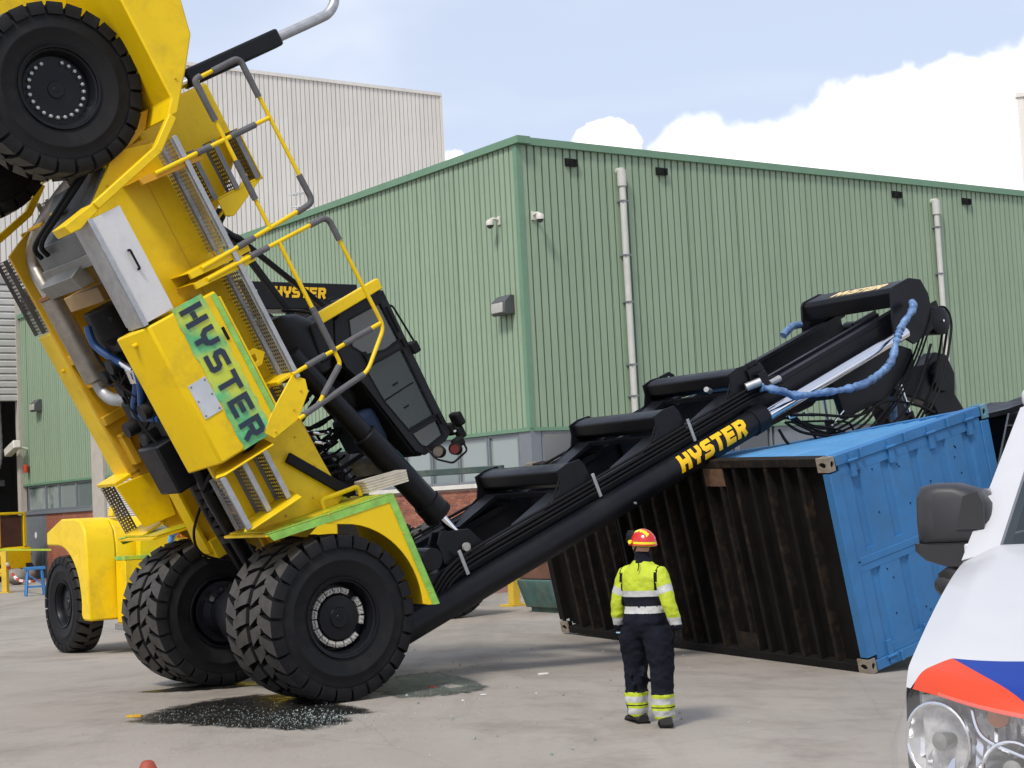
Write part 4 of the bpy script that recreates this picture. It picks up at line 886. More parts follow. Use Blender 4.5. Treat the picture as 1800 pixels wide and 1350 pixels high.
hp(MB().prism([(-1.0, 2.35), (-.62, 2.52), (-.60, 2.2), (-.85, 2.18)], 'y', -.5, .4), 'cab_step', mat('pale_polythene', (.16, .17, .17), .4, var=.4, vs=6, bump=.5, bs=8), .05)
for i in range(10):
    rr = random.Random(70+i); x = rr.uniform(-1.9, -.9); y = rr.uniform(-.6, .6)
    hp(MB().bar((x, y, 1.0), (x+rr.uniform(-.5, .5), y+rr.uniform(-.2, .2), 2.15), .05, .05), 'support_strut', BLKM)
hp(MB().bx(-2.0, -.9, -.2, .7, .96, 1.6), 'hydraulic_tank', GREY_E, .05)
for i in range(12):
    rr = random.Random(90+i); x = -2.0+i*.1
    hp(MB().tube(smoothpath([(x, -.55+rr.uniform(-.2, .2), 1.0), (x+.15, -.6, 1.4+rr.uniform(-.2, .2)), (x+.4, -.2, 1.7), (x+.5, .2, 2.1)], 6), .018, 6), 'hydraulic_hose', BLKM, 0)
hp(MB().tube(smoothpath([(-1.75, -.5, 1.3), (-1.6, -.6, 1.5), (-1.5, -.5, 1.7), (-1.4, -.2, 1.6)], 6), .022, 8).tube(smoothpath([(-1.65, -.5, 1.25), (-1.5, -.6, 1.45), (-1.4, -.5, 1.65), (-1.3, -.2, 1.55)], 6), .022, 8), 'bright_tube', CHR, 0)
# bars behind the cab
hp(MB().bar((-4.05, .55, 2.30), (-2.42, .58, 2.62), .08, .08).bar((-4.05, .55, 2.34), (-2.5, .9, 3.3), .06, .07).bar((-2.45, .5, 2.6), (-2.75, -.1, 2.3), .08, .08).bar((-3.0, .5, 2.2), (-2.5, .1, 2.3), .06, .06), 'cab_stay', BLK)
hp(MB().tube(smoothpath([(-4.55, -.6, 1.35), (-4.45, -.5, 1.75), (-4.3, 0, 1.9), (-4.1, .4, 2.2), (-3.95, .55, 2.35), (-3.8, .4, 1.9)], 8), .05, 8), 'air_hose', BLKM, 0)
hp(MB().lathe([(-4.6, .28), (-4.2, .30), (-4.15, .2)], 20, 'x', Matrix.Translation((0, -.35, 1.45))), 'air_cleaner', mat('brown_cowl', (.12, .08, .05), .5), 0)
for p in ([(-2.9, .1, 2.2), (-2.7, -.2, 2.35), (-2.6, -.5, 2.2)], [(-3.0, .2, 2.25), (-2.8, .0, 2.5), (-2.6, -.3, 2.4)], [(-2.72, .9, 3.3), (-2.6, .9, 3.5), (-1.9, .3, 3.45), (-1.8, 0, 3.2)]):
    hp(MB().tube(smoothpath(p, 7), .018, 6), 'cab_cable', BLKM, 0)
# wiper pipe, lamps and mirrors on the cab
hp(MB().tube(fillet([(-2.5, -.5, 3.21), (-2.45, -.5, 3.30), (-1.85, -.5, 3.36), (-1.80, -.5, 3.22)], .05), .014, 6), 'roof_rail', BLKM, 0)
hp(MB().bx(-1.95, -1.8, -.7, -.5, 3.16, 3.28), 'roof_clamp', BLKM, .02)
hp(MB().bx(-.80, -.64, -.68, -.52, 3.15, 3.24).bx(-.72, -.56, -.74, -.62, 3.2, 3.30), 'mirror_arm', BLKM, .02)
hp(MB().bx(-.90, -.72, -.80, -.60, 3.24, 3.34), 'mirror', BLKM, .03)
hp(MB().bx(-.62, -.50, -.80, -.66, 3.06, 3.2), 'mirror', BLKM, .03)
hp(MB().bx(-.70, -.68, -.70, -.60, 3.17, 3.22), 'sticker', mat('white_sticker', (.7, .7, .7), .5), 0)
def lampd(x, y, z, m, r):
    T = Matrix.Translation((x, y, z)) @ Matrix.Rotation(-.6, 4, 'Z') @ Matrix.Rotation(.7, 4, 'X')
    o = hp(MB().lathe([(.12, .03), (.08, r*.9), (-.04, r), (-.05, r*.86), (.0, r*.7), (.02, .02)], 20, 'y'), 'work_lamp', BLKM, 0, tf=T)
    MB().lathe([(-.03, r*.84), (-.02, .3*r), (-.015, .01)], 20, 'y').build('lens', m, o)
lampd(-.60, -.72, 2.82, mat('lamp_glass', (.25, .23, .21), .12, metal=.6), .085)
lampd(-.52, -.78, 3.02, mat('lamp_red', (.10, .012, .012), .2), .08)
hp(MB().tube(fillet([(-.72, -.68, 2.70), (-.56, -.82, 2.68), (-.40, -.84, 2.86), (-.42, -.80, 3.16), (-.58, -.72, 3.2)], .05), .014, 6), 'lamp_guard', BLKM, 0)
# ---- tilt cylinders
A, B = V((-2.62, 0, 1.55)), V((.60, 0, 2.54))
for s in (-1, 1):
    y = s*.78; a = V((A.x, y, A.z)); b = V((B.x, y, B.z)); d = (b-a).normalized()
    tcyl = hp(MB().tube([a+d*.2, a+d*1.35], .125, 24).tube([a+d*1.35, a+d*1.37, a+d*2.62, a+d*2.64], [.15, .165, .165, .15], 24).tube([a+d*2.56, a+d*2.74], .185, 24), 'tilt_cylinder', BLK, 0)
    MB().tube([a+d*2.7, a+d*3.12], .062, 20).build('piston_rod', CHR, tcyl)
    MB().tube([a+d*2.735, a+d*2.80], .19, 24).build('seal_ring', BLKM, tcyl)
    MB().tube([a, a+d*.26], .13, 16).build('rear_eye', BLK, tcyl)
    if s < 0:
        up = V((0, -1, 0)).cross(d)*.169
        MB().bar(a+d*1.75+V((0, -.02, .168)), a+d*2.25+V((0, -.02, .168)), .05, .006).build('strap_green', mat('teal_strap', (.02, .20, .18), .6), tcyl)
        MB().bar(a+d*2.25+V((0, -.02, .168)), a+d*2.45+V((0, -.02, .168)), .04, .006).build('strap_orange', mat('orange_strap', (.6, .2, .03), .6), tcyl)
# ---- mast, tilted six degrees forward of the chassis
TM = Matrix.Rotation(radians(6), 4, 'Y')
def mp(mb, name, m, bev=.008, **kw): return mb.build(name, m, hd, bev=bev, tf=TM, **kw)
ZT = 11.9
for s in (-1, 1):
    y0 = s*.95
    # outer upright: box face, rounded front, rear flange
    up = mp(MB().bx(.52, .94, y0-s*.06, y0-s*.30, .9, 8.05), 'outer_upright', BLK, .012)
    lc = mp(MB().tube([(.80, s*.98, .95), (.80, s*.98, 7.62)], .182, 40).tube([(.80, s*.98, 7.60), (.80, s*.98, 7.62), (.80, s*.98, 7.86), (.80, s*.98, 7.90)], [.17, .20, .20, .17], 36), 'lift_cylinder', BLK, 0)
    MB().tube([(.82, s*.98, 7.85), (.82, s*.98, 11.3)], .095, 32).build('lift_rod', CHR, lc)
    if s < 0:
        t = MB(); text(t, 'HYSTER', (.125, 0, 5.98), (0, 0, 1), (-1, 0, 0), .25, adv=.93, w=.14, shear=.18, depth=.006); lo = t.build('logo_lettering', LOGOY, lc)
        bm = bmesh.new(); bm.from_mesh(lo.data); bmesh.ops.subdivide_edges(bm, edges=[e for e in bm.edges if e.calc_length() > .04], cuts=5, use_grid_fill=True)
        for v in bm.verts:
            a_ = v.co.x/.182-.36; r_ = .183-v.co.y; v.co = V((.80+r_*sin(a_), -.98-r_*cos(a_), v.co.z))
        bmesh.ops.recalc_face_normals(bm, faces=bm.faces); bm.to_mesh(lo.data); bm.free()
        lg = MB().lathe([(-1.22, .016), (-1.19, .016)], 8, 'y', Matrix.Translation((.86, 0, 5.0))); lg.build('grease_nipple', GALV, up)
    # rear flange carrying the hoses
    mp(MB().bx(.40, .515, y0-s*.0, y0-s*.16, 1.6, 8.1), 'upright_flange', BLK, .01)
    for k in range(4):
        yy = y0+s*(.018-.0*k); xx = .36+.055*k
        hz = smoothpath([(xx+.35-.05*k, yy, 1.5), (xx+.22, yy+s*.01, 1.75), (xx+.05, yy+s*.02, 2.1), (xx, yy+s*.02, 2.6), (xx, yy+s*.02, 4.4), (xx-.01, yy+s*.02, 6.4), (xx-.015, yy+s*.02, 8.0), (xx+.05, yy, 8.5)], 6)
        mp(MB().tube(hz, .02, 8), 'mast_hose', BLKM, 0)
    for z in (2.28, 4.62, 6.48): mp(MB().bx(.27, .60, y0+s*.062, y0+s*.078, z, z+.05), 'hose_clamp', GALV, .004)
    # inner uprights slide inside the outer ones
    mp(MB().bx(.48, .56, s*.63, s*.80, 2.2, ZT).bx(.56, .86, s*.76, s*.80, 2.2, ZT).bx(.86, .93, s*.63, s*.80, 2.2, ZT), 'inner_upright', BLK, .006)
    mp(MB().bx(.50, .92, s*.58, s*.60, 6.5, ZT-.6).bx(.44, .50, s*.52, s*.60, 6.5, ZT-.6), 'carriage_rail', BLK, .006)
    # tilt cylinder clevis
    cv = mp(MB().panel([(-.02, 2.22), (.12, 2.62), (.50, 2.82), (.56, 2.30), (.36, 2.10), (.10, 2.12)], [], 'y', s*.72, s*.68).panel([(-.02, 2.22), (.12, 2.62), (.50, 2.82), (.56, 2.30), (.36, 2.10), (.10, 2.12)], [], 'y', s*.92, s*.88), 'tilt_clevis', BLK, .008)
    MB().lathe([(s*.93, .055), (s*.965, .055)], 20, 'y', Matrix.Translation((.30, 0, 2.47))).build('pin', RIMW, cv)
    mp(MB().lathe([(s*.60, .14), (s*.96, .14)], 20, 'y', Matrix.Translation((.22, 0, 1.95))).lathe([(s*.6, .10), (s*.99, .10)], 16, 'y', Matrix.Translation((.1, 0, 1.6))), 'mast_roller', BLK, 0)
    mp(MB().bx(.24, .70, s*.55, s*.92, .85, 1.5), 'mast_foot', BLK, .03)
# cross members: bent plate bridges with end cheeks
def crossm(z, zh, eye):
    pr = [(.06, z-.42), (-.02+.05, z-.36), (.0, z-.18), (.02, z+.04), (.10, z+.10), (.30, z+.12)]
    prof = [(.40, z-.16), (.16, z-.20), (.08, z-.14), (.04, z+.05), (.06, z+.16), (.14, z+.20), (.36, z+.22), (.36, z+.20), (.16, z+.18), (.09, z+.13), (.075, z+.04), (.11, z-.10), (.18, z-.16), (.40, z-.13)]
    c = mp(MB().prism([(.05, z-.16), (.02, z-.06), (.03, z+.10), (.08, z+.19), (.16, z+.22), (.34, z+.22), (.30, z-.06), (.22, z-.16)], 'y', -.93, .93), 'cross_member', BLK, .02, seg=3)
    for s in (-1, 1):
        MB().panel([(.02, z-.20), (.0, z-.02), (.03, z+.20), (.12, z+.25), (.40, z+.27), (.46, z-.10), (.40, z-.62), (.36, z-.50), (.30, z-.30), (.16, z-.22)], [], 'y', s*.95, s*.93).build('cheek_plate', BLK, c)
    for s in (-1, 1): MB().prism([(.30, z-.17), (.44, z-.95), (.48, z-.95), (.36, z-.17)], 'y', s*.90, s*.60).build('gusset', BLK, c)
    MB().bx(.30, .36, -.7, .7, z-.22, z-.165).build('stiffener', BLK, c)
    MB().tube(smoothpath([(.36, -.93, z-.42), (.20, -.94, z-.28), (.10, -.90, z-.12), (.05, -.86, z+.0)], 6), .012, 6).build('grease_line', BLKM, c)
    if eye:
        for s in (-1, 1):
            MB().panel([(.02, z+.18), (.02, z+.36), (.10, z+.44), (.24, z+.42), (.34, z+.28), (.34, z+.20)], [[(.15+.075*cos(a*pi/6), z+.32+.075*sin(a*pi/6)) for a in range(12)]], 'y', s*.95, s*.91).build('lifting_eye', BLK, c)
    return c
crossm(4.38, 0, False); crossm(6.22, 0, False); crossm(7.78, 0, True)
mp(MB().panel([(.1, 7.9), (.1, 8.2), (.5, 8.3), (.5, 7.9)], [], 'y', -.99, -.96).bx(.2, .48, -1.08, -.94, 8.0, 8.15), 'valve_block', BLK, .01)
for a_, b_, r_ in (((.30, -1.0, 7.75), (.30, -1.12, 7.95), .06), ((.12, -.7, 7.3), (.2, -.6, 7.45), .04), ((.42, -1.02, 8.2), (.42, -1.04, 8.4), .045)): mp(MB().tube([a_, b_], r_, 12), 'hydraulic_fitting', GALV, .004)
# head beam with lettering
hb = mp(MB().prism([(.40, 11.34), (.16, 11.34), (.10, 11.40), (.10, 11.78), (.20, 11.98), (.42, 12.04)], 'y', -.93, .93), 'head_beam', BLK, .015)
t = MB(); text(t, 'HYSTER', (.0985, .42, 11.46), (0, -1, 0), (0, 0, 1), .24, adv=.72, w=.12, shear=.15, depth=.006); t.build('logo_lettering', LOGOP, hb)
for s in (-1, 1):
    MB().panel([(.14, 11.32), (.085, 11.40), (.085, 11.80), (.20, 12.05), (.46, 12.12), (1.0, 12.02), (1.06, 11.45), (.72, 11.08)], [], 'y', s*.97, s*.93).build('cheek_plate', BLK, hb)
    MB().lathe([(s*.6, .2), (s*.97, .22), (s*.99, .17)], 24, 'y', Matrix.Translation((.96, 0, 12.20))).build('chain_pulley', BLK, hb)
    MB().lathe([(s*.985, .02), (s*1.03, .02)], 8, 'y', Matrix.Translation((.96, 0, 12.2))).build('pulley_pin', CHR, hb)
    MB().bx(.72, 1.12, s*.62, s*.66, 12.0, 12.62).build('guard_plate', BLK, hb)
    for k in range(3 if s < 0 else 0):
        MB().tube(smoothpath([(.74, s*(.92-.09*k), 12.15), (.80, s*(.93-.09*k), 12.42), (1.02, s*(.95-.09*k), 12.46), (1.30, s*(.95-.09*k), 12.30), (1.9, s*(.96-.09*k), 11.7), (2.3, s*(.9-.09*k), 11.0)], 7), .02, 6).build('loop_hose', BLKM, hb)
        MB().tube(smoothpath([(.70, s*(.97-.07*k), 12.1), (.95, s*(1.0-.07*k), 11.85), (1.35, s*(1.0-.07*k), 11.3), (1.75, s*(1.0-.07*k), 10.5), (1.9, s*(.98-.07*k), 9.7), (1.6, s*(.97-.07*k), 9.0+.3*k), (1.1, s*(.97-.05*k), 8.4)], 8), .017, 6).build('loop_hose', BLKM, hb)
# hose bundle in blue wrap
bw = smoothpath([(0.385, -1.08, 7.95), (0.545, -1.22, 8.17), (0.725, -1.22, 8.43), (0.895, -1.22, 8.97), (1.025, -1.22, 9.42), (1.105, -1.22, 9.84), (1.095, -1.22, 10.22), (1.025, -1.22, 10.53), (0.785, -1.22, 10.8), (0.625, -1.22, 11.02), (0.485, -1.22, 11.37), (0.425, -1.08, 11.57)], 8)
rr = random.Random(2); mp(MB().tube(bw, [.056+rr.uniform(-.018, .014) for _ in bw], 14), 'hose_wrap', BLUEW, 0)
bw = smoothpath([(.42, .98, 10.75), (.36, .98, 11.0), (.40, .98, 11.2)], 8); mp(MB().tube(bw, .06, 10), 'hose_wrap', BLUEW, 0)
bw = smoothpath([(1.3, -.4, 11.6), (1.7, -.45, 11.2), (2.3, -.5, 10.9)], 8); mp(MB().tube(bw, .06, 10), 'hose_wrap', BLUEW, 0)
# carriage and attachment arms at the mast end
for s in (-1, 1):
    ca = mp(MB().panel([(.95, 9.6), (.95, 11.2), (1.15, 11.5), (1.4, 11.45), (1.5, 11.0), (1.62, 10.6), (1.55, 9.6)], [], 'y', s*.84, s*.72), 'carriage', BLK, .02)
    cr_ = [(1.30+.34*cos(a*pi/8), 11.55+.34*sin(a*pi/8)) for a in range(-1, 9)]
    arm = mp(MB().panel([(1.1, 10.9), (1.2, 11.3), (1.45, 11.55), (1.55, 11.9), (1.45, 12.2), (1.6, 12.45), (1.95, 12.5), (2.25, 12.35), (2.75, 12.5), (2.9, 12.3), (2.5, 11.8), (2.2, 11.75), (2.0, 11.5), (1.75, 11.1), (1.5, 10.9)], [], 'y', s*.66, s*.40), 'attachment_arm', BLK, .03)
    MB().lathe([(s*.67, .26), (s*.74, .24), (s*.74, .18)], 24, 'y', Matrix.Translation((1.85, 0, 12.12))).build('pivot_boss', BLK, arm)
    MB().lathe([(s*.67, .18), (s*.80, .17)], 20, 'y', Matrix.Translation((1.25, 0, 11.15))).build('pivot_boss', BLK, arm)
    ac = mp(MB().tube([(2.0, s*.85, 10.95), (2.45, s*.88, 10.9)], .07, 14), 'attachment_cylinder', BLK, 0)
    MB().tube([(1.55, s*.82, 11.0), (2.02, s*.85, 10.95)], .032, 12).build('cylinder_rod', CHR, ac)
mp(MB().lathe([(-.7, .16), (.7, .16)], 20, 'y', Matrix.Translation((1.25, 0, 11.1))).bx(1.0, 1.25, -.7, .7, 9.7, 10.0), 'carriage_shaft', BLK, 0)
for k in range(4):
    rr = random.Random(200+k)
    mp(MB().tube(smoothpath([(1.0, -.98, 8.3+.05*k), (1.25+.03*k, -.95, 8.7), (1.5+.08*k, -.9+.05*k, 9.2+rr.uniform(-.1, .2)), (1.55+.08*k, -.8, 10.0), (1.45+.04*k, -.7, 10.8)], 7), .019, 6), 'slack_hose', BLKM, 0)
for a_, b_, r_ in (((1.02, -.97, 8.35), (1.05, -.97, 8.55), .035), ((1.5, -.9, 9.2), (1.42, -.85, 9.6), .02), ((1.1, -.96, 8.7), (1.2, -.95, 8.9), .028)): mp(MB().tube([a_, b_], r_, 8), 'hydraulic_fitting', CHR, 0)
mp(MB().tube(smoothpath([(1.05, -1.0, 8.25), (1.35, -1.02, 8.55), (1.75, -1.02, 9.4), (1.95, -1.0, 10.3), (1.75, -.98, 11.1), (1.2, -.97, 11.8)], 9), .022, 8), 'slack_hose', BLKM, 0)
mp(MB().tube(smoothpath([(1.0, -1.0, 8.4), (1.2, -1.0, 8.9), (1.55, -1.0, 9.7), (1.6, -.98, 10.4), (1.9, -.95, 11.0), (2.2, -.95, 11.4)], 9), .022, 8), 'slack_hose', BLKM, 0)
mp(MB().tube(smoothpath([(1.1, -.98, 8.1), (1.5, -1.0, 8.3), (1.95, -1.0, 9.3), (2.05, -1.0, 10.2), (2.0, -.95, 10.9)], 9), .022, 8), 'slack_hose', BLKM, 0)
# ------------------------------------------------------------------ container lying on its side
CX = V((-.53450351, .84431543, .03791378)); CA = V((-.16440235, -.14787001, .9752468)); CB = V((.82902223, .51503973, .21784448))
KC = 1.04; MC = Matrix.Translation(V((0, 0, CAMH))+(V((3.765, 18.271, .012))-V((0, 0, CAMH)))*KC) @ Matrix((CX, CA, CB)).transposed().to_4x4() @ Matrix.Scale(KC, 4)
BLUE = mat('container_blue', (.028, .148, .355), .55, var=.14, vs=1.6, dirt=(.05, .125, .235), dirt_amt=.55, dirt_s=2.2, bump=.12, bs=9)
BLUEL = mat('container_blue_dusty_lit', (.06, .215, .42), .6, var=.14, vs=1.2, dirt=(.14, .24, .34), dirt_amt=.5, dirt_s=1.5)  # paler than the end: dust, plus light on the upturned side in the colour
UND = mat('underside_black', (.006, .0056, .0052), .6, var=.4, vs=3, dirt=(.014, .010, .0075), dirt_amt=.6, dirt_s=3.5, spec=.2)
UNDR = mat('underside_rust', (.010, .0085, .0072), .7, var=.5, vs=5, dirt=(.065, .038, .021), dirt_amt=.75, dirt_s=7, spec=.2)
FLR = mat('floor_boards', (.0065, .006, .0055), .75, var=.4, vs=4, spec=.15)
CAST = mat('casting_worn', (.23, .20, .16), .7, var=.3, vs=8, dirt=(.16, .08, .04), dirt_amt=.7, dirt_s=6)
CASTB = mat('casting_blue', (.10, .22, .28), .6, var=.3, vs=6, dirt=(.2, .2, .18), dirt_amt=.6, dirt_s=5)
ct = empty('shipping_container', 'blue shipping container lying on its side with its black underside showing', 'container', MC)
L, W, Hh = 6.06, 2.44, 2.59
def cp(mb, name, m, bev=.006, **kw): return mb.build(name, m, ct, bev=bev, **kw)
cp(MB().bx(.12, L-.12, .10, W-.10, .125, .15), 'floor_boards', FLR, 0)
for y0, y1 in ((.0, .10), (W-.10, W)): cp(MB().bx(.18, L-.18, y0+.003, y1-.003, .003, .16), 'bottom_rail', UND if y0 < 1 else UNDR)
rr = random.Random(21)
n = 21
for i in range(n):
    x = .22+i*(L-.44)/(n-1)
    if i in (0, n-1): continue
    q = MB().bx(x-.022, x-.016, .10, W-.10, .02, .12).bx(x-.022, x+.03, .10, W-.10, .012, .02)
    cp(q, 'cross_member', UNDR if rr.random() < .45 else UND, 0)
    if i % 4 == 1:
        cp(MB().bx(x-.03, x+.03, rr.uniform(.3, 1.8), rr.uniform(1.9, 2.2), .006, .0115), 'stain_strip', UNDR, 0)
for x in (2.0, 4.05):
    cp(MB().bx(x-.18, x+.18, W-.32, W-.101, .0105, .0112+.003), 'fork_pocket_plate', mat('pocket_rust', (.12, .065, .035), .75, var=.4, vs=7), 0)
    cp(MB().bx(x-.18, x+.18, .101, .32, .0105, .0145), 'fork_pocket_plate', UNDR, 0)
    cp(MB().bx(x-.19, x-.17, .1, W-.1, .02, .12).bx(x+.17, x+.19, .1, W-.1, .02, .12), 'fork_pocket', UND, 0)
for x0, x1 in ((.0, .12), (L-.12, L)): cp(MB().bx(x0+.003, x1, .18, W-.18, .003, .15), 'end_sill', BLUE if x0 == 0 else UND)
# skins: the side facing up, roof, far end, lower side
def corr(name, m, mk, length, pitch=.28, dep=.036):
    prof = []; k = int(length/pitch)
    for i in range(k):
        x = .16+i*pitch; prof += [(x, 0), (x+.07, 0), (x+.14, dep), (x+.21, dep)]
    q = MB(); q.grid([[mk(x, d, t) for x, d in prof] for t in (0, 1)]); return cp(q, name, m, 0, smooth=False)
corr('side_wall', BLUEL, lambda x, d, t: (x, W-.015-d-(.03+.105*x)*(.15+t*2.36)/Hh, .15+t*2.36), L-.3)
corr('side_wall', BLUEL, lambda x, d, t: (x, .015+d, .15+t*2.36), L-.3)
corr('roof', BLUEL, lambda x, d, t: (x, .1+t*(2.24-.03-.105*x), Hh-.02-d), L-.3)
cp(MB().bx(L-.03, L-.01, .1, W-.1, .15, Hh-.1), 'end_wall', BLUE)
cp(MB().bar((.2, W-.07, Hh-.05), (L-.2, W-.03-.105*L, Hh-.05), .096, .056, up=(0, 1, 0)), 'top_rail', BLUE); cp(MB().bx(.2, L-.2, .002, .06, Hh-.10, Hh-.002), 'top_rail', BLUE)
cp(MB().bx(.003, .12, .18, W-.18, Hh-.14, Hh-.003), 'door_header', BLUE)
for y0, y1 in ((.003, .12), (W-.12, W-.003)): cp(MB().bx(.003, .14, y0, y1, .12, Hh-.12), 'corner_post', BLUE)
# the two door leaves with pressed channels
ch = [.40, .86, 1.32, 1.78, 2.2]
for y0, y1 in ((.125, 1.212), (1.228, W-.125)):
    prof = [(.02, .155)]
    for c in ch: prof += [(.02, c-.085), (.050, c-.06), (.050, c+.05), (.02, c+.075)]
    prof += [(.02, Hh-.145)]
    q = MB(); q.grid([[(x, y, z) for x, z in prof] for y in (y0+.11, y1-.11)])
    for ya, yb in ((y0, y0+.11), (y1-.11, y1)): q.bx(.018, .06, ya, yb, .155, Hh-.145)
    leaf = cp(q, 'door_leaf', BLUE, 0, smooth=False)
    ye = y1 if y0 > 1 else y0
    for z in (.35, .95, 1.6, 2.25):
        s = 1 if y0 > 1 else -1
        MB().bx(-.012, .02, ye-s*.16, ye+s*.10, z-.04, z+.04).build('hinge', BLUE, leaf); MB().tube([(-.012, ye+s*.02, z-.07), (-.012, ye+s*.02, z+.07)], .018, 8).build('hinge_pin', BLUE, leaf)
    for k in range(16):
        yy = rr.uniform(y0+.15, y1-.15); zz = rr.choice([c+.2 for c in ch[:-1]])+rr.uniform(-.05, .05)
        MB().lathe([(.012, .009), (.021, .009)], 6, 'x', Matrix.Translation((0, yy, zz))).build('rivet', UND, leaf)
cp(MB().bx(.012, .03, 1.18, 1.26, .2, 2.4), 'door_gasket', BLUE, .004)
for y in (.06, W-.06):
    for k in range(3): cp(MB().tube([(-.01, y-.05, .5+.7*k), (-.01, y+.05, .5+.7*k)], .02, 8), 'rod_bracket', BLUE, 0)
for cx_ in (0, 1):
    for cy_ in (0, 1):
        for cz_ in (0, 1):
            x0 = -.004 if cx_ == 0 else L-.176; y0 = -.003 if cy_ == 0 else W-.16; z0 = -.004 if cz_ == 0 else Hh-.12
            q = MB().bx(x0+.03, x0+.15, y0+.02, y0+.143, z0+.02, z0+.105)
            m_ = CAST if cz_ == 0 else CASTB
            cst = cp(q, 'corner_casting', BLKM, 0)
            hole = lambda a, b, ra, rb: [(a+ra*cos(t*pi/6), b+rb*sin(t*pi/6)) for t in range(12)]
            def sq(a0, a1, b0, b1): return [(a0, b0), (a1, b0), (a1, b1), (a0, b1)]
            f1 = MB().panel(sq(x0, x0+.18, y0, y0+.163), [hole(x0+.09, y0+.08, .055, .032)], 'z', z0 if cz_ == 0 else z0+.124, z0+.022 if cz_ == 0 else z0+.102)
            f1.panel(sq(y0+.001, y0+.162, z0+.0225, z0+.1015), [hole(y0+.08, z0+.062, .038, .026)], 'x', x0 if cx_ == 0 else x0+.18, x0+.022 if cx_ == 0 else x0+.158)
            f1.panel(sq(x0+.0225, x0+.1575, z0+.0225, z0+.1015), [hole(x0+.09, z0+.062, .038, .026)], 'y', y0+.002 if cy_ == 0 else y0+.161, y0+.02 if cy_ == 0 else y0+.143)
            f1.build('casting_shell', m_, cst)
# black spreader end and frame behind the container
def atpx(px, py, Y):
    d = pixdir(px, py); t = Y/d.y; return V((d.x*t, d.y*t, CAMH+d.z*t))
sp = empty('spreader', 'black steel spreader standing behind the blue container at the right', 'spreader', Matrix.Translation(MC @ V((.35, 1.2, 2.98))) @ Matrix((CX, CA, CB)).transposed().to_4x4())
MB().bx(-.95, .2, -1.0, 1.06, -.1, 1.5).build('end_frame', BLK, sp, bev=.03)
MB().bx(-.97, .22, 1.062, 1.10, -.12, 1.52).build('end_plate', BLK, sp, bev=.01)
MB().panel([(-.45, -.15), (-.25, -.52), (.05, -.52), (.2, -.35), (.2, .3), (-.45, .3)], [], 'y', 1.101, 1.16).build('guide_flap', BLK, sp)
for k in range(3): MB().lathe([(-.98, .03), (-.952, .03)], 10, 'x', Matrix.Translation((0, -.6+.7*k, .1))).build('bolt', GALV, sp)
# ------------------------------------------------------------------ second container handler parked on the left
O2 = V((-7.57, 27.7, 0))+Rd*1.25
MP = frameM(O2, -35.8, 0)
ph = empty('reach_stacker', 'yellow reach stacker parked upright behind the tipped machine at the left', 'reach stacker', MP)
def pp(mb, name, m, bev=.015, **kw): return mb.build(name, m, ph, bev=bev, **kw)
arch = [(-.2+1.0*cos(radians(a)), .82+.94*sin(radians(a))) for a in range(90, 196, 9)]
poly = [(.29, 1.98), (-.41, 2.2), (-1.02, 2.2), (-1.25, 2.15), (-1.40, 2.0), (-1.46, 1.8), (-1.56, .56), (-1.28, .56)]+arch[::-1]+[(.29, 1.77)]
for s in (-1, 1): pp(MB().panel(poly, [], 'y', s*1.5, s*1.0), 'counterweight_wing', YEL, .03)
pp(MB().prism([(.29, .7), (.29, 1.98), (-.41, 2.19), (-1.02, 2.19), (-1.25, 2.14), (-1.39, 1.99), (-1.45, 1.8), (-1.55, .57)], 'y', -.999, .999), 'counterweight', YEL, .03)
pp(MB().prism([(-1.30, 2.20), (-1.12, 2.20), (-1.12, 2.30), (-1.21, 2.38), (-1.30, 2.30)], 'y', .9, .97), 'lifting_lug', YEL)
bxp = pp(MB().bx(-1.95, -1.56, .35, 1.05, .50, 1.50), 'side_box', YEL)
MB().bx(-1.955, -1.56, .345, 1.055, 1.502, 1.56).build('film_lid', FILMT, bxp)
for k in range(4): MB().lathe([(-1.962, .012), (-1.948, .012)], 8, 'x', Matrix.Translation((0, .7+.06*(k % 2), .65+.22*k))).build('bolt', ORN, bxp)
hd2 = pp(MB().bx(-1.72, -1.56, -.9, .70, 1.50, 1.98), 'rear_panel', YEL, .02)
t = MB(); text(t, 'VAR', (-1.728, .14, 1.80), (0, -1, 0), (0, 0, 1), .09, adv=.95, w=.1, depth=.006); t.build('red_lettering', mat('red_letter', (.5, .05, .01), .5), hd2)
MB().bx(-1.73, -1.721, -.9, .32, 1.495, 1.66).build('opening_shade', BLKM, hd2)  # black strip painting the shade inside the opening
pp(MB().bx(-1.70, -1.56, -.9, .349, .6, 1.499), 'cavity_shade', BLKM, .02)  # solid black block standing in for the shade of an open cavity
pp(MB().bx(-1.98, -1.56, .2, 1.1, .40, .499), 'rear_step', GALV)
pp(MB().bx(-1.35, 1.1, -6.2, -1.0, .6, 1.5), 'chassis', YEL, .03)
pp(MB().bx(-1.3, -.2, -3.2, -1.6, 1.51, 2.3), 'hood', YEL, .03)
pp(MB().bx(-.1, 1.0, -4.6, -3.0, 1.51, 3.2), 'cab', CABG, .06)
pp(MB().bx(-.5, .5, -1.5, -1.0, 1.51, 5.7), 'boom_tower', BLK, .04)
for x in (-.2,):
    for s in (-1, 1):
        w = inst('wheel', TY, ph, Matrix.Translation((x, s*1.24, .80)) @ (Matrix.Rotation(pi, 4, 'Z') if s < 0 else Matrix()) @ Matrix.Scale(.865, 4)); inst('rim', RIMF, w); inst('hub', HUB, w)
for s in (-1, 1):
    w = inst('wheel', TY, ph, Matrix.Translation((s*1.0, -5.6, .925)) @ Matrix.Rotation(pi/2, 4, 'Z')); inst('rim', RIMD, w)
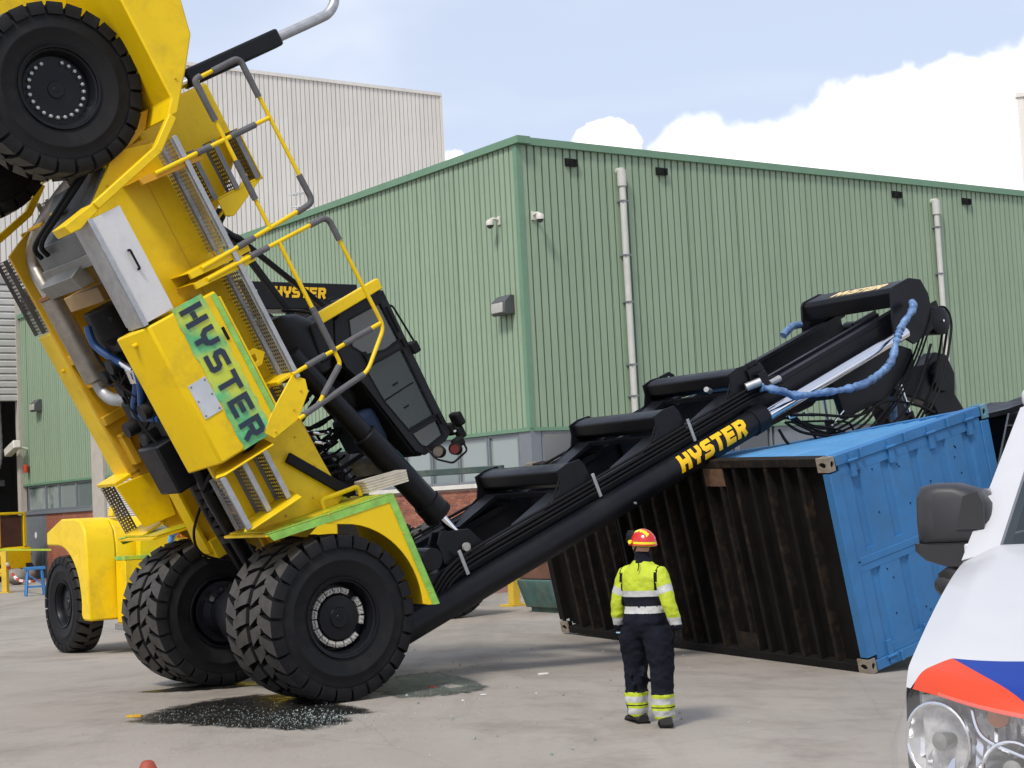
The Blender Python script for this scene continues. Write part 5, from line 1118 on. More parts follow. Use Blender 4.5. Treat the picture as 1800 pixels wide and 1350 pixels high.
bm2 = pp(MB().panel([(-1.1, 6.29), (-4.38, 6.31), (-4.38, 6.12), (-3.6, 5.74), (-3.4, 5.70), (-3.3, 5.82), (-1.1, 5.76)], [], 'x', -.35, .35), 'boom', BLK, .02)
t = MB(); text(t, 'HYSTER', (-.358, -2.62, 6.02), (0, -1, 0), (0, 0, 1), .20, adv=.9, w=.125, shear=.1, depth=.012); t.build('logo_lettering', LOGOY, bm2)
for z in (6.12, 5.98): MB().lathe([(-.375, .03), (-.34, .03)], 8, 'x', Matrix.Translation((0, -2.25, z))).build('bolt', RIMW, bm2)
pp(MB().bar((0, -2.4, 5.8), (0, -3.0, 5.1), .1, .12), 'boom_strut', BLK); pp(MB().bar((0, -3.1, 5.15), (0, -3.8, 5.72), .1, .12), 'boom_strut', BLK); pp(MB().bar((0, -2.1, 5.1), (0, -3.3, 5.1), .12, .12), 'boom_strut', BLK)
o = MB().lathe([(-.12, .04), (-.02, .045), (.0, .07), (.08, .08), (.12, .05)], 14, 'z').build('blue_cap', mat('light_blue_plastic', (.12, .30, .55), .35)); p_ = atpx(303, 938, 21.5); o.location = p_; o.rotation_euler = (.2, .3, 0)
o.parent = hd; o.matrix_parent_inverse = MH.inverted()
# ------------------------------------------------------------------ yard props
def prop(name, lab, cat, loc, rz=0): return empty(name, lab, cat, Matrix.Translation(loc) @ Matrix.Rotation(rz, 4, 'Z'))
BLUES = mat('blue_stand_paint', (.03, .17, .42), .5, dirt=(.1, .12, .14), dirt_amt=.4)
e = prop('axle_stand', 'blue steel trestle stand left of the parked handler wheel', 'stand', gp(62, 1047), radians(20)); e.scale = (.45, .5, .62)
MB().bx(-.7, .7, -.35, .35, 1.28, 1.42).build('top_plate', BLUES, e, bev=.01)
for sx in (-1, 1):
    for sy in (-1, 1): MB().bar((sx*.45, sy*.25, 1.28), (sx*.62, sy*.5, .0), .13, .13).build('leg', BLUES, e)
    MB().bar((sx*.55, -.4, .45), (sx*.55, .4, .45), .08, .1).build('brace', BLUES, e)
MB().bar((-.55, -.40, .45), (.55, -.40, .45), .06, .1).build('brace', BLUES, e); MB().bar((-.5, -.3, 1.1), (.55, -.4, .5), .06, .06).build('brace', BLUES, e)
YR = mat('yellow_rail_paint', (.62, .42, .03), .5, dirt=(.3, .2, .08), dirt_amt=.4)
e = prop('yellow_barrier', 'yellow steel barrier frame at the left edge of the yard', 'barrier', gp(10, 1042), radians(-10))
for x in (0, -1.6): MB().bx(x-.09, x+.09, -.09, .09, .03, 1.35).build('post', YR, e, bev=.01); MB().bx(x-.2, x+.2, -.2, .2, 0, .03).build('foot', YR, e)
for z in (1.27, .72): MB().bx(-1.51, -.09, -.06, .06, z-.07, z+.07).build('rail', YR, e)
MB().bar((-.09, 0, .66), (-.8, 0, .1), .08, .1).build('brace', YR, e)
for i, (px, py, r, lab) in enumerate(((30, 1028, .42, 'larger grey stone ball beside the yellow barrier'), (47, 1022, .36, 'smaller grey stone ball partly hidden by the blue stand'))):
    q = MB(); rings = []
    for a in range(0, 13):
        th = -pi/2+pi*a/12; rings.append([(r*cos(th)*cos(b*pi/12)*(1+.03*sin(3*b*pi/12)), r*cos(th)*sin(b*pi/12), r*.72+r*.72*sin(th)) for b in range(24)])
    q.loft(rings); o = q.build('concrete_ball', mat('ball_grey', (.21, .19, .165), .8, var=.25, vs=3, bump=.3, bs=10)); o.location = gp(px, py); tag(o, lab, 'ball')
tp = MB(); a_ = atpx(-30, 968, 53); b_ = atpx(90, 968, 54)
for i in range(8):
    t0, t1 = i/8, (i+1)/8; tp.cur = 0; p0 = a_.lerp(b_, t0); p1 = a_.lerp(b_, t1); tp.add([p0, p1, p1+V((0, 0, .06)), p0+V((0, 0, .06))], [(0, 1, 2, 3)])
tag(tp.build('barrier_tape', mat('lime_tape', (.5, .65, .05), .5)), 'lime yellow barrier tape stretched before the hall door', 'tape')
ch_ = smoothpath([atpx(12, 990, 54), atpx(30, 1018, 54), atpx(60, 1022, 51)], 10)
q = MB()
for i in range(len(ch_)-1): q.cur = (i//2) % 2; q.bar(ch_[i], ch_[i+1], .07, .07)
tag(q.build('barrier_chain', [mat('chain_white', (.7, .7, .68), .5), mat('chain_red', (.5, .05, .04), .5)]), 'red and white chain sagging from the yellow barrier to the blue stand', 'chain')
# truck standing in the hall doorway
e = prop('yellow_truck', 'yellow lift truck standing in the dark hall doorway', 'lift truck', gp(3, 1022), radians(-36)); e.scale = (.72, .72, .68)
MB().prism([(-1.6, .7), (1.1, .7), (1.1, 1.9), (.9, 2.0), (-1.6, 2.0)], 'y', -1.2, 1.2).build('body', YEL, e, bev=.05)
cb = MB().bx(-.6, 1.05, -.9, .9, 3.85, 4.0).build('cab_roof', YEL, e, bev=.03)
for x in (-.55, 1.0):
    for y in (-.85, .85): MB().bx(x-.07, x+.07, y-.07, y+.07, 2.0, 3.85).build('cab_post', YEL, e)
MB().bx(-.5, .95, -.8, .8, 2.0, 3.8).build('cab_glass', P3, e)
t = MB(); text(t, 'HYSTER', (-.95, -1.205, 1.25), (1, 0, 0), (0, 0, 1), .3, adv=.9, w=.12, depth=.01); t.build('logo_lettering', NAVY, e)
MB().bx(-1.5, -.2, -1.3, -1.19, 2.05, 2.7).build('red_flag', mat('orange_red', (.65, .08, .02), .6), e, bev=.05)
for x in (-1.1, .8):
    for y in (-1.0, 1.0): MB().lathe([(y-.18, .3), (y-.2, .55), (y+.2, .55), (y+.18, .3)], 24, 'y', Matrix.Translation((x, 0, .55))).build('wheel', RUB, e)
# skip, yellow foot, green beam, cone
SK = mat('skip_green', (.065, .135, .125), .6, var=.3, dirt=(.18, .09, .05), dirt_amt=.7, dirt_s=2)
SKR = mat('skip_rust', (.17, .085, .06), .75, var=.3)
e = prop('steel_skip', 'rusty green steel skip between the mast and the fallen container', 'skip', gp(1014, 1072), radians(32)); e.scale = (.72, .72, .78)
MB().prism([(-1.0, .12), (-1.25, .72), (-1.25, .80), (1.25, .80), (1.25, .72), (1.0, .12)], 'y', -.6, .9).build('hull', SK, e, bev=.02)
MB().prism([(-1.15, .81), (-1.25, 1.35), (1.25, 1.35), (1.15, .81)], 'y', -.55, .85).build('upper_side', SKR, e, bev=.02)
MB().bx(-1.35, 1.35, -.65, .95, 1.351, 1.55).build('rim_band', SK, e, bev=.02); MB().bx(-.9, .9, -.5, .8, 0, .12).build('runner', SK, e)
e = prop('yellow_prop_foot', 'yellow steel prop with a sloping chipped brace beside the skip', 'prop', gp(905, 1065), radians(40))
MB().bx(-.09, .09, -.09, .09, .04, 1.35).build('post', YR, e, bev=.01); MB().bx(-.22, .25, -.2, .2, 0, .04).build('base_plate', YR, e); MB().bar((.05, 0, .95), (.55, -.05, .03), .16, .14).build('brace', mat('chipped_yellow', (.5, .33, .03), .6, var=.3, vs=8, dirt=(.2, .08, .03), dirt_amt=.9, dirt_s=9), e); MB().bx(-.1, .45, -.08, .08, 1.352, 1.48).build('arm', YR, e)
a_ = atpx(660, 838, 26.5); b_ = atpx(884, 823, 25.5)
o = MB().bar(a_, b_, .12, .10).build('steel_beam', mat('dark_green_beam', (.035, .065, .06), .5, dirt=(.2, .17, .13), dirt_amt=.6, dirt_s=3), bev=.01); tag(o, 'dark green steel bar jutting out level behind the tilt cylinder', 'beam')
cn = prop('traffic_cone', 'tip of a small red traffic cone at the bottom edge', 'cone', gp(262, 1414))
RED = mat('cone_red', (.30, .05, .025), .6, var=.15)
MB().lathe([(.03, .17), (.30, .045), (.31, .03)], 24, 'z').build('cone_body', RED, cn); MB().bx(-.19, .19, -.19, .19, 0, .03).build('base', RED, cn, bev=.01)
MB().lathe([(.12, .135), (.2, .10)], 24, 'z').build('white_band', mat('cone_white', (.7, .7, .7), .5), cn)
# ------------------------------------------------------------------ man in fire service clothing
def remesh(mb, voxel, smooth=6, fac=.5):
    me = mb.mesh('tmp', RUB); o = bpy.data.objects.new('tmp', me); col.objects.link(o)
    m = o.modifiers.new('r', 'REMESH'); m.mode = 'VOXEL'; m.voxel_size = voxel
    s = o.modifiers.new('s', 'SMOOTH'); s.iterations = smooth; s.factor = fac
    dg = bpy.context.evaluated_depsgraph_get(); ev = o.evaluated_get(dg); r = bpy.data.meshes.new_from_object(ev)
    bpy.data.objects.remove(o); r.materials.clear(); return r
HIV = mat('hi_vis_yellow', (.43, .52, .022), .75, var=.12, vs=8, bump=.7, bs=14)
SILV = mat('reflective_silver', (.46, .47, .46), .45, var=.12, vs=10, bump=.3, bs=16)
NVY = mat('navy_cloth_suit', (.0085, .0098, .016), .85, var=.25, vs=7, bump=.7, bs=11, dirt=(.017, .018, .024), dirt_amt=.5, dirt_s=5, spec=.12)
SKIN = mat('skin', (.48, .26, .18), .5, var=.08)
BOOT = mat('boot_leather', (.018, .017, .016), .6, var=.2)
def ring(cx, cy, z, rx, ry, n=24, p=2.4, tilt=(0, 0)):
    out = []
    for k in range(n):
        a = 2*pi*k/n; c, s = cos(a), sin(a)
        x = rx*abs(c)**(2/p)*(1 if c > 0 else -1); y = ry*abs(s)**(2/p)*(1 if s > 0 else -1)
        out.append((cx+x, cy+y, z+tilt[0]*x+tilt[1]*y))
    return out
def limb(mb, pts, n=16):
    mb.tube([p[0] for p in pts], [p[1] for p in pts], n)
pm = gp(1146, 1274); MM = Matrix.Translation(pm) @ Matrix.Rotation(radians(-36), 4, 'Z') @ Matrix.Scale(pm.y/15.39, 4)
man = empty('person', 'man in navy coverall with fluorescent yellow jacket and red helmet standing with his back turned', 'person', MM)
b = MB()
b.loft([ring(*r) for r in ((0, 0, .80, .150, .120), (0, -.005, .86, .185, .150), (0, -.015, .95, .208, .172), (0, -.005, 1.03, .198, .160), (0, 0, 1.10, .192, .150), (0, 0, 1.20, .202, .152), (0, -.01, 1.30, .205, .148), (0, -.015, 1.36, .205, .140), (0, -.015, 1.42, .175, .120), (0, -.01, 1.475, .115, .092), (0, 0, 1.52, .075, .074), (0, .008, 1.60, .062, .066))])
for s, fx, fy in ((-1, -.178, .06), (1, .160, -.035)):
    b.loft([ring(*r) for r in ((fx, fy, .065, .082, .090), (fx, fy-.005, .14, .096, .104), (fx, fy-.01, .29, .104, .112), (fx, fy-.01, .31, .094, .102), (fx*.97, fy*.9, .42, .100, .108), (fx*.94, fy*.7+.01, .52, .106, .114), (fx*.86, fy*.4, .66, .122, .130), (fx*.76, 0, .80, .135, .150), (fx*.62, 0, .90, .125, .155))])
for s in (-1, 1):
    limb(b, [(V((s*.11, -.01, 1.41)), .072), (V((s*.175, -.015, 1.385)), .080), (V((s*.215, -.02, 1.31)), .080), (V((s*.246, -.03, 1.21)), .075), (V((s*.275, -.035, 1.12)), .067), (V((s*.296, -.015, 1.02)), .062), (V((s*.307, .01, .94)), .058), (V((s*.310, .03, .88)), .047)])
# fold bulges
rr = random.Random(17)
for i in range(46):
    z = rr.uniform(.30, 1.22); a = rr.uniform(0, 6.28); s = rr.choice((-1, 1))
    if z < .85: c = V((s*.13+.075*cos(a), .085*sin(a), z))
    else: c = V((.165*cos(a), .125*sin(a), z))
    d = V((rr.uniform(-.07, .07), rr.uniform(-.03, .03), rr.uniform(-.05, .02))); b.tube([c-d, c, c+d], [.006, .030, .006], 8)
bm_ = remesh(b, .011, 5)
from mathutils import noise as mnoise
bm_.update(); nrm_ = [v.normal.copy() for v in bm_.vertices]
for v, n_ in zip(bm_.vertices, nrm_):
    c = v.co; k = 1.0 if c.z > .09 else 0.
    f_ = mnoise.noise(V((c.x*9, c.y*9, c.z*13+abs(c.x)*6)))+.6*mnoise.noise(V((c.x*19, c.y*19, c.z*24)))
    v.co = c+n_*(.011*k*f_*(1.0 if c.z < 1.05 else .6))
for m in (NVY, HIV, SILV, BOOT): bm_.materials.append(m)
def suit(c):
    x, y, z = c
    ax = abs(x)
    armline = .188+max(0, (1.30-z))*.13
    if ax > armline and z > .80:       # sleeves
        t = z-.35*(ax-.27)
        if z < .915: return 0
        if z < .985: return 2
        if 1.215 < t < 1.285: return 2
        if z > 1.31 and ax < .206: return 0
        return 1
    if z > 1.515: return 0
    if z > 1.235: return 0 if (ax > .172 and z < 1.40) else 1
    if z > 1.18: return 2
    if z > 1.09: return 0
    if z > 1.03: return 2
    if z > .295: return 0
    if x < -.16 and y > -.03 and x < -.185: return 0
    if z > .262: return 1
    if z > .205: return 2
    if z > .178: return 1
    if z > .170: return 0
    if z > .148: return 1
    if z > .095: return 2
    if z > .062: return 1
    return 3
bm_.polygons.foreach_set('material_index', [suit(p.center) for p in bm_.polygons]); bm_.polygons.foreach_set('use_smooth', [True]*len(bm_.polygons))
body = inst('body', bm_, man)
def boot(fx, fy, rz):
    q = MB(); T = Matrix.Translation((fx, fy, 0)) @ Matrix.Rotation(rz, 4, 'Z')
    secs = ((-.105, .055, .085), (-.075, .062, .115), (0, .062, .12), (.06, .058, .098), (.13, .062, .078), (.19, .056, .064), (.225, .036, .05))
    q.loft([[T @ V((w*cos(a*pi/8)*1.0, y, h/2+h/2*sin(a*pi/8))) for a in range(16)] for y, w, h in secs]); q.build('boot', BOOT, man)
    q = MB(); q.prism([(T @ V((w+.004 if k else -(w+.004), y, 0))).xy for k, yy in ((0, 0),) for y, w in ()] or [tuple((T @ V((x, y, 0))).xy) for x, y in ((-.064, -.11), (.064, -.11), (.067, .14), (.045, .23), (-.045, .23), (-.067, .14))], 'z', 0, .022); q.build('sole', BLKM, man)
boot(-.183, .07, radians(58)); boot(.165, -.025, radians(34))
# pockets, badge, radio cable
MB().prism([(-.052, .56), (.052, .56), (.052, .74), (-.052, .74)], 'x', -.236, -.205).build('cargo_pocket', NVY, man, bev=.012)
MB().prism([(-.06, .46), (.06, .46), (.06, .62), (-.06, .62)], 'x', .205, .232).build('cargo_pocket', NVY, man, bev=.012)
bd = MB().panel([(-.035, 1.39), (.035, 1.39), (.035, 1.345), (0, 1.31), (-.035, 1.345)], [], 'x', -.337, -.325).build('shoulder_badge', BLKM, man)
MB().panel([(-.018, 1.372), (.018, 1.372), (.018, 1.35), (0, 1.33), (-.018, 1.35)], [], 'x', -.340, -.3375).build('badge_emblem', mat('badge_red', (.55, .12, .03), .6), bd)
bd.location = (.015, -.02, .0); bd.rotation_euler = (0, radians(9), 0)
MB().tube(smoothpath([(.03, -.13, 1.52), (.05, -.155, 1.47), (.045, -.165, 1.42)], 5), .005, 6).build('radio_cable', BLKM, man)
# head
h = MB()
h.loft([ring(*r) for r in ((0, .01, 1.555, .055, .06), (0, .012, 1.59, .062, .085), (0, .015, 1.63, .070, .098), (0, .012, 1.68, .076, .102), (0, .005, 1.73, .075, .100), (0, 0, 1.77, .055, .075), (0, 0, 1.785, .02, .03))])
h.tube([(0, .10, 1.685), (0, .122, 1.662), (0, .105, 1.65)], [.010, .016, .010], 8); h.tube([(-.02, .098, 1.625), (.02, .098, 1.625)], .010, 6)
for s in (-1, 1): h.tube([(s*.072, -.008, 1.69), (s*.084, -.018, 1.675), (s*.074, -.008, 1.64)], [.010, .018, .010], 8); h.tube([(s*.035, .088, 1.695), (s*.028, .094, 1.695)], .012, 6)
hm = remesh(h, .006, 4); hm.materials.append(SKIN); hm.materials.append(mat('hair', (.05, .035, .025), .7)); hm.polygons.foreach_set('material_index', [1 if (p.center.y < .02 and p.center.z > 1.645) else 0 for p in hm.polygons]); hm.polygons.foreach_set('use_smooth', [True]*len(hm.polygons))
HT = Matrix.Translation((0, 0, 1.605)) @ Matrix.Rotation(radians(86), 4, 'Z') @ Matrix.Rotation(radians(4), 4, 'X') @ Matrix.Scale(.87, 4) @ Matrix.Translation((0, 0, -1.6))
inst('head', hm, man, HT)
hq = MB(); nu, nv = 48, 18; rows = []
for j in range(nv+1):
    th = (j/nv)*pi/2*1.08; rz = .150*cos(th) if th < pi/2 else .150*cos(th)
    rows.append([(.127*sin(th)*cos(2*pi*i/nu), -.012+.158*sin(th)*sin(2*pi*i/nu), 1.668+.160*cos(th)) for i in range(nu+1)])
hq.grid(rows)
HR = mat('helmet_red', (.52, .012, .010), .22, var=.05, coat=.5); HY = mat('helmet_yellow', (.78, .66, .01), .35, var=.05)
hm2 = hq.mesh('helmet', [HR, HY, BLKM], ang=60, fix=False)
def hcol(c):
    x, y, z = c
    if z < 1.697 and y < .02: return 1
    if .040 < abs(x) < .072 and y < .07 and z > 1.73 and y > -.12: return 1
    if abs(x) < .014 and y < -.05 and z < 1.80: return 0
    return 0
hm2.polygons.foreach_set('material_index', [hcol(p.center) for p in hm2.polygons])
hel = inst('helmet', hm2, man, HT)
MB().loft([[(.129*sc*cos(a*pi/16), -.012+.160*sc*sin(a*pi/16), z) for a in range(32)] for sc, z in ((1.03, 1.655), (1.05, 1.662), (1.03, 1.670))]).build('brim', HR, hel)
MB().loft([[(w*cos(a*pi/12), .10+.075*sin(a*pi/12), z) for a in range(24)] for w, z in ((.09, 1.68), (.115, 1.70), (.11, 1.76), (.07, 1.80))]).build('visor', BLKM, hel)
MB().lathe([(-.012, .022), (.012, .022)], 12, 'x', Matrix.Translation((-.13, .06, 1.69))).build('visor_pivot', HY, hel)
MB().loft([[(.083*cos(a*pi/12), -.02+.092*sin(a*pi/12), z) for a in range(24)] for z in (1.66, 1.635)], cap=False).build('neck_flap', BLKM, hel)
MB().tube([(-.08, .02, 1.66), (-.072, .05, 1.59), (0, .085, 1.575), (.072, .05, 1.59), (.08, .02, 1.66)], .008, 6).build('chin_strap', BLKM, hel)
# collar and gloves with fingers
MB().loft([[(r*cos(a*pi/12), .0+r*.98*sin(a*pi/12), z) for a in range(24)] for r, z in ((.100, 1.49), (.083, 1.52), (.074, 1.555), (.068, 1.553))], cap=False).build('collar', NVY, man)
for s in (-1, 1):
    gq = MB(); w = V((s*.310, .035, .885))
    gq.loft([ring(w.x, w.y, w.z+.01, .030, .034, 14), ring(w.x, w.y+.004, w.z-.03, .020, .042, 14), ring(w.x, w.y+.008, w.z-.075, .018, .046, 14), ring(w.x, w.y+.01, w.z-.10, .014, .042, 14)])
    for k, (dy, ln) in enumerate(((-.032, .060), (-.010, .075), (.013, .080), (.035, .070))):
        p0 = w+V((0, .01+dy, -.09)); gq.tube([p0, p0+V((-s*.006, 0, -ln*.45)), p0+V((-s*.022, .002, -ln*.8)), p0+V((-s*.036, .004, -ln))], [.0105, .0105, .0095, .007], 8)
    p0 = w+V((0, .045, -.04)); gq.tube([p0-V((0, .02, 0)), p0+V((-s*.008, .022, -.025)), p0+V((-s*.02, .026, -.062))], [.013, .012, .009], 8)
    gm = remesh(gq, .0045, 3); gm.materials.append(BLKM); gm.polygons.foreach_set('use_smooth', [True]*len(gm.polygons)); g_ = inst('glove', gm, man)
    if s < 0: MB().bx(w.x-.026, w.x+.026, w.y-.04, w.y+.045, w.z-.052, w.z-.036).build('glove_band', mat('pale_blue_band', (.28, .45, .62), .6), g_, bev=.006)
# ------------------------------------------------------------------ white van with blue and orange striping
MV = frameM(V((2.335, 6.075, 0)), 206, 0)
van = empty('police_van', 'white van with blue and orange striping on its bonnet at the right edge', 'van', MV)
VW = mat('van_white', (.50, .505, .52), .3, var=.03, coat=.3, dirt=(.5, .49, .47), dirt_amt=.25, dirt_s=3)
VB = mat('van_blue', (.005, .034, .25), .35, var=.03, coat=.15, spec=.3); VO = mat('van_orange', (.58, .055, .016), .35, var=.03, coat=.15, spec=.3)
VP = mat('van_plastic', (.026, .026, .03), .5, var=.1, bump=.03, bs=150)
VPD = mat('van_plastic_dark', (.016, .016, .018), .5, bump=.1, bs=150)
def vp(mb, name, m, bev=0, **kw): return mb.build(name, m, van, bev=bev, **kw)
NX = 60; NY = 96
def hood(v, y):
    a = abs(y)/.97; xn = .16-.25*a**3.2; xe = -1.50-.08*(1-a*a)
    x = xn+(xe-xn)*v
    z = 1.215+.14*a**2+(1.78-1.215-.14*a**2)*(1-(1-v)**1.35)+.07*(1-a*a)*sin(pi*min(1, v*1.1))*.8-.10*max(0, a-.86)**1.2*6*(.3+.7*v)
    z -= .05*(1-min(1, v/.06))**2
    return (x, y, z)
def v_top(y):
    t = (.955-abs(y))/.40
    return 0. if t <= 0 else .122*min(1, t/.36)**.8+.05*max(0, min(t, 1.2)-.36)
def v_bnd(y):
    t = (.955-abs(y))/.40
    return v_top(y) if t <= .36 else max(0., v_top(y)-.150*((t-.36)/.85))
ys = [-.985+1.97*i/NY for i in range(NY+1)]
def patch(name, m, f0, f1, n, rng, pw=1.0):
    q = MB(); q.grid([[hood(f0(y)+(f1(y)-f0(y))*(j/n)**pw, y) for y in rng] for j in range(n+1)]); return q.build(name, m, van, ang=60)
patch('bonnet', VW, v_top, lambda y: 1., 40, ys)
for s in (-1, 1):
    rng = [s*(.955-.955*i/90) for i in range(91)]; ro = [y for y in rng if v_bnd(y) > 0 or abs(y) > .9]; rbl = [y for y in rng if v_top(y) > v_bnd(y)]
    patch('orange_stripe', VO, lambda y: 0., v_bnd, 12, ro); patch('blue_stripe', VB, v_bnd, v_top, 12, [rng[rng.index(rbl[0])-1]]+rbl)
for s in (-1, 1):
    fd = MB(); rows = []
    for x in (-.16, -.3, -.5, -.8, -1.1, -1.5, -1.9):
        a = .985; zt_ = hood(max(0, min(1, (-.12-x)/1.42)), .985)[2] if x > -1.55 else 1.775
        rows.append([(x, s*.985, zt_), (x, s*1.0, zt_-.08), (x, s*1.01, zt_-.3), (x, s*1.01, .95), (x, s*.99, .7 if not (-1.0 < x < -.25) else .98)])
    fd.grid(rows); vp(fd, 'front_wing', VW)
    # headlight: bowl reflectors behind a clear cover that wraps the corner
    hl_ = vp(MB().bx(-.30, -.12, s*.40, s*.93, .86, 1.26).bx(-.5, -.30, s*.55, s*.98, .86, 1.28), 'headlight', mat('lamp_housing_grey', (.55, .55, .56), .25, metal=.5, var=.45, vs=16))
    CHRL = mat('lamp_chrome', (.88, .88, .88), .22, metal=.55, var=.12, vs=14)
    def bowl(x, y, z, r, tilt):
        T = Matrix.Translation((x, y, z)) @ Matrix.Rotation(tilt, 4, 'Z')
        qb = MB(); prof = [(.0, .03), (.02, r*.5), (.07, r*.8), (.15, r)]
        vs_ = [[(a_, rr_*cos(2*pi*k/36)*(1+.05*(k % 3 == 0)), rr_*sin(2*pi*k/36)) for k in range(36)] for a_, rr_ in prof]
        qb.loft(vs_, cap=False); o_ = qb.build('reflector', CHRL, hl_); o_.matrix_local = T
        o2 = MB().lathe([(.0, .02), (.12, .038), (.14, .035), (.145, .0)], 18, 'x').build('bulb_cap', mat('bulb_cap', (.35, .35, .33), .3, metal=.7), hl_); o2.matrix_local = T
        o3 = MB().tube([(.148, r*1.0*cos(2*pi*k/36), r*1.0*sin(2*pi*k/36)) for k in range(37)], .008, 6, cap=False).build('reflector_ring', CHR, hl_); o3.matrix_local = T
    bowl(-.19, s*.80, 1.085, .150, s*.45); bowl(-.10, s*.575, 1.0, .105, 0)
    for k in range(11): MB().bar((.02-.014*k, s*(.50+.035*k), 1.16+.004*k), (.0-.014*k, s*(.51+.035*k), 1.235), .012, .02).build('lamp_fin', CHRL, hl_)
    MB().tube(smoothpath([(.08, s*.42, 1.02), (.05, s*.55, 1.06), (.02, s*.68, 1.12), (-.02, s*.72, 1.22)], 7), .009, 6).build('trim_line', CHR, hl_)
    MB().lathe([(0, .045), (.02, .04), (.03, .0)], 16, 'x', Matrix.Translation((-.02, s*.62, 1.19))).build('indicator_lens', mat('amber', (.55, .16, .03), .2), hl_)
    pl_ = [(.15, .38), (.135, .50), (.11, .62), (.065, .74), (.0, .845), (-.09, .925), (-.19, .975), (-.30, .998), (-.42, 1.004)]
    pth = smoothpath([(a_, s*b_, 0) for a_, b_ in pl_], 5); cv = MB(); rows = []
    for p in pth:
        a = min(1, abs(p.y)/.97); zt_ = 1.185+.13*a**2; rows.append([(p.x-.01, p.y, zt_), (p.x+.035, p.y*1.05, 1.17), (p.x+.055, p.y*1.095, 1.05), (p.x+.04, p.y*1.10, .88)])
    cv.grid(rows)
    cm = bpy.data.materials.get('lamp_cover') or glass('lamp_cover', (.8, .8, .8), .10, (.97, .97, .97))
    cv.build('cover', cm, hl_)
vp(MB().prism([(-.7, .985), (-.3, .97), (-.06, .86), (.07, .70), (.15, .45), (.17, 0), (.15, -.45), (.07, -.70), (-.06, -.86), (-.3, -.97), (-.7, -.985), (-.7, -.8), (-.3, -.78), (-.3, .78), (-.7, .8)], 'z', .42, .875), 'bumper', VW, .03)
vp(MB().bx(-.1, .13, -.38, .38, .876, 1.19), 'grille', VPD, .02)
for k in range(4): vp(MB().bx(.131, .15, -.37, .37, .90+.075*k, .93+.075*k), 'grille_bar', CHR, .005)
vp(MB().bx(-.6, -.31, -.9, .9, .45, 1.19), 'front_bulkhead', VPD)
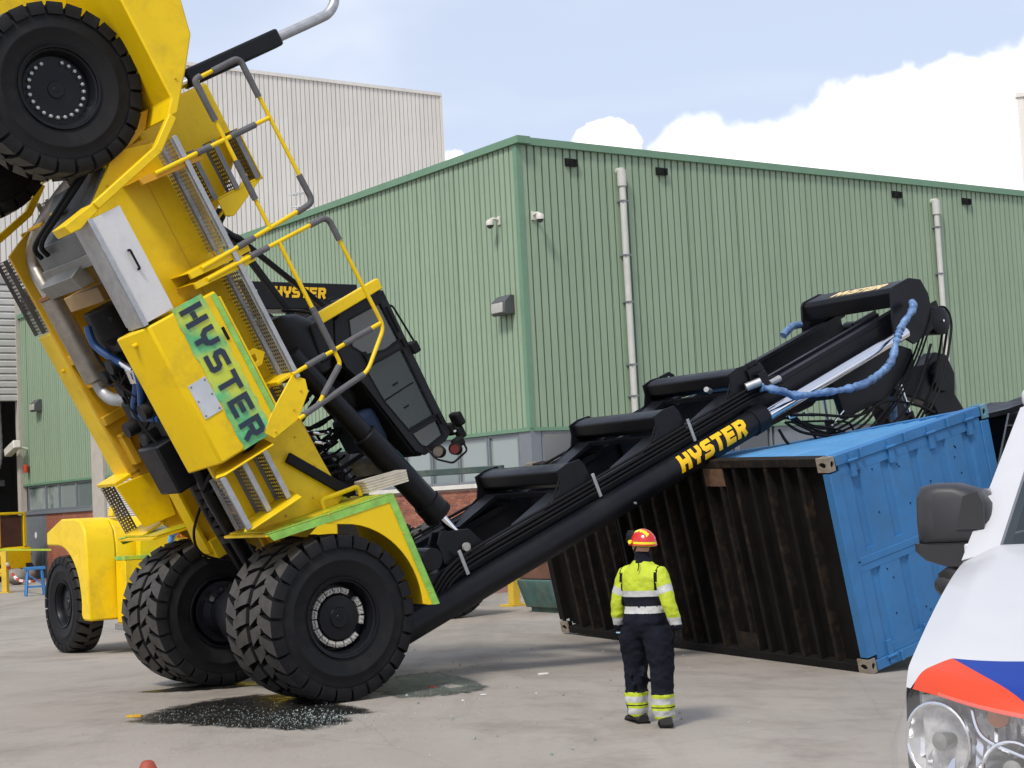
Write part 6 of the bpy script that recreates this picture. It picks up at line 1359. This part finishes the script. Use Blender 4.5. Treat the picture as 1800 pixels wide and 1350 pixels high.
# windscreen, pillars, cabin
def ws(t, y): return (-1.52-.10*(1-(y/.9)**2)*(1-t)-1.12*t, y*(1-.14*t), 1.765+.74*t)
q = MB(); q.grid([[ws(t, y) for y in [-.84+1.68*i/16 for i in range(17)]] for t in [i/10 for i in range(11)]]); vp(q, 'windscreen', TINT)
for s in (-1, 1):
    q = MB(); rows = []
    for t in [i/8-.07 for i in range(9)]:
        a_ = V(ws(t, s*.83)); b_ = V(ws(t, s*.985)); rows.append([a_+V((.012, 0, .02)), a_.lerp(b_, .35)+V((.02, 0, .03)), b_+V((.0, 0, .005)), b_+V((-.12, 0, -.03)), a_+V((-.10, -s*.02, -.02))])
    q.loft(rows); vp(q, 'pillar', VW)
    vp(MB().panel([(-1.75, 1.80), (-2.75, 2.44), (-3.3, 2.44), (-3.3, 1.80)], [], 'y', s*.955, s*.945), 'side_window', TINT)
    vp(MB().panel([(-1.55, .6), (-1.52, 1.79), (-5.6, 1.80), (-5.7, .6), (-5.1, .55), (-5.0, .95), (-4.6, 1.1), (-4.2, .95), (-4.1, .55)], [], 'y', s*1.0, s*.97), 'side_panel', VW, .01)
    vp(MB().panel([(-3.32, 1.801), (-3.32, 2.46), (-5.5, 2.46), (-5.6, 1.801)], [], 'y', s*.99, s*.95), 'rear_side', VW, .01)
    for x in (-.62, -4.6):
        w = vp(MB().lathe([(s*.74, .25), (s*.73, .38), (s*.78, .42), (s*.92, .42), (s*.965, .38), (s*.96, .25)], 36, 'y', Matrix.Translation((x, 0, .42))), 'wheel', RUB)
        MB().lathe([(s*.80, .25), (s*.955, .25), (s*.94, .1), (s*.95, .0)], 28, 'y', Matrix.Translation((x, 0, .42))).build('rim', GALV, w)
    # door mirror
    rq = random.Random(8)
    for k in range(22):
        yy = s*(.55+.42*k/22); z0 = 1.0+rq.uniform(-.1, .08); w_ = rq.uniform(.006, .02); xx = -.06-.22*max(0, (abs(yy)-.62))+rq.uniform(-.03, .02)
        MB().add([(xx, yy-w_, z0), (xx+.01, yy+w_, z0+rq.uniform(-.02, .02)), (xx-.05, yy+w_*rq.uniform(.4, 2), z0+rq.uniform(.1, .2)), (xx-.05, yy-w_*.5, z0+rq.uniform(.08, .2))], [(0, 1, 2, 3)]).build('lamp_facet', CHR, hl_) if k % 2 else None
    rows = []
    my, mx, mz = s*1.075, -1.74, 1.915
    def mr(dx, sc, zoff=0):
        pts = [(-.205, -.13), (-.20, -.04), (-.175, .06), (-.12, .135), (-.03, .165), (.08, .170), (.155, .155), (.18, .10), (.185, -.02), (.18, -.13)]
        return [(mx+dx, my-s*0+(-s)*(-p[0])*sc*1.0, mz+p[1]*(.5+.5*sc)+zoff) for p in pts]
    mo = vp(MB().loft([mr(-.12, .96), mr(-.05, 1.0), mr(.0, .99), mr(.04, .96), mr(.075, .90), mr(.10, .80), mr(.118, .66), mr(.126, .45)]), 'door_mirror', VP, 0, ang=80)
    MB().panel([(my-s*.03, mz-.06), (my-s*.16, mz-.06), (my-s*.165, mz+.06), (my-s*.14, mz+.12), (my-s*.07, mz+.10)], [], 'x', mx+.11, mx+.135).build('mirror_inset', VPD, mo)
    def ml(dx, sc): return [(mx+dx, my+s*(p[0])*sc, mz+p[1]) for p in [(-.185, -.122), (.205*.98, -.122), (.20, -.16), (.15, -.205), (.05, -.235), (-.08, -.24), (-.165, -.215)]]
    MB().loft([ml(-.12, .96), ml(-.02, 1.0), ml(.06, .95), ml(.10, .8)]).build('lower_shell', VPD, mo)
    MB().bx(mx-.127, mx-.122, my-.16, my+.16, mz-.1, mz+.13).build('mirror_glass', CHR, mo)
    MB().bar((mx-.02, my-s*.10, mz-.20), (mx+.12, my-s*.20, mz-.24), .10, .09).build('arm', VPD, mo)
    MB().tube([(mx+.02, my+s*.04, mz-.24), (mx+.02, my+s*.0, mz-.30)], .07, 14).build('blind_spot_arm', VPD, mo)
    MB().loft([[(mx+.02+d, my-s*.0+.12*sc*cos(a*pi/10), mz-.33+.075*sc*sin(a*pi/10)) for a in range(20)] for d, sc in ((-.05, .9), (.0, 1), (.05, .8), (.07, .4))]).build('blind_spot_mirror', VPD, mo)
vp(MB().bx(-5.65, -2.62, -.86, .86, 2.461, 2.56).bx(-5.68, -5.62, -.97, .97, .6, 2.46), 'roof', VW, .04)
vp(MB().bx(-2.2, -1.7, -.8, .8, 1.55, 1.75), 'dashboard', VPD, .04); vp(MB().bx(-5.6, -.3, -.96, .96, .35, .55), 'floor_pan', VPD)
for y in (-.45, .45): vp(MB().bx(-2.95, -2.8, y-.25, y+.25, 1.2, 2.15).bx(-2.95, -2.4, y-.25, y+.25, 1.1, 1.25), 'seat', VPD, .06)
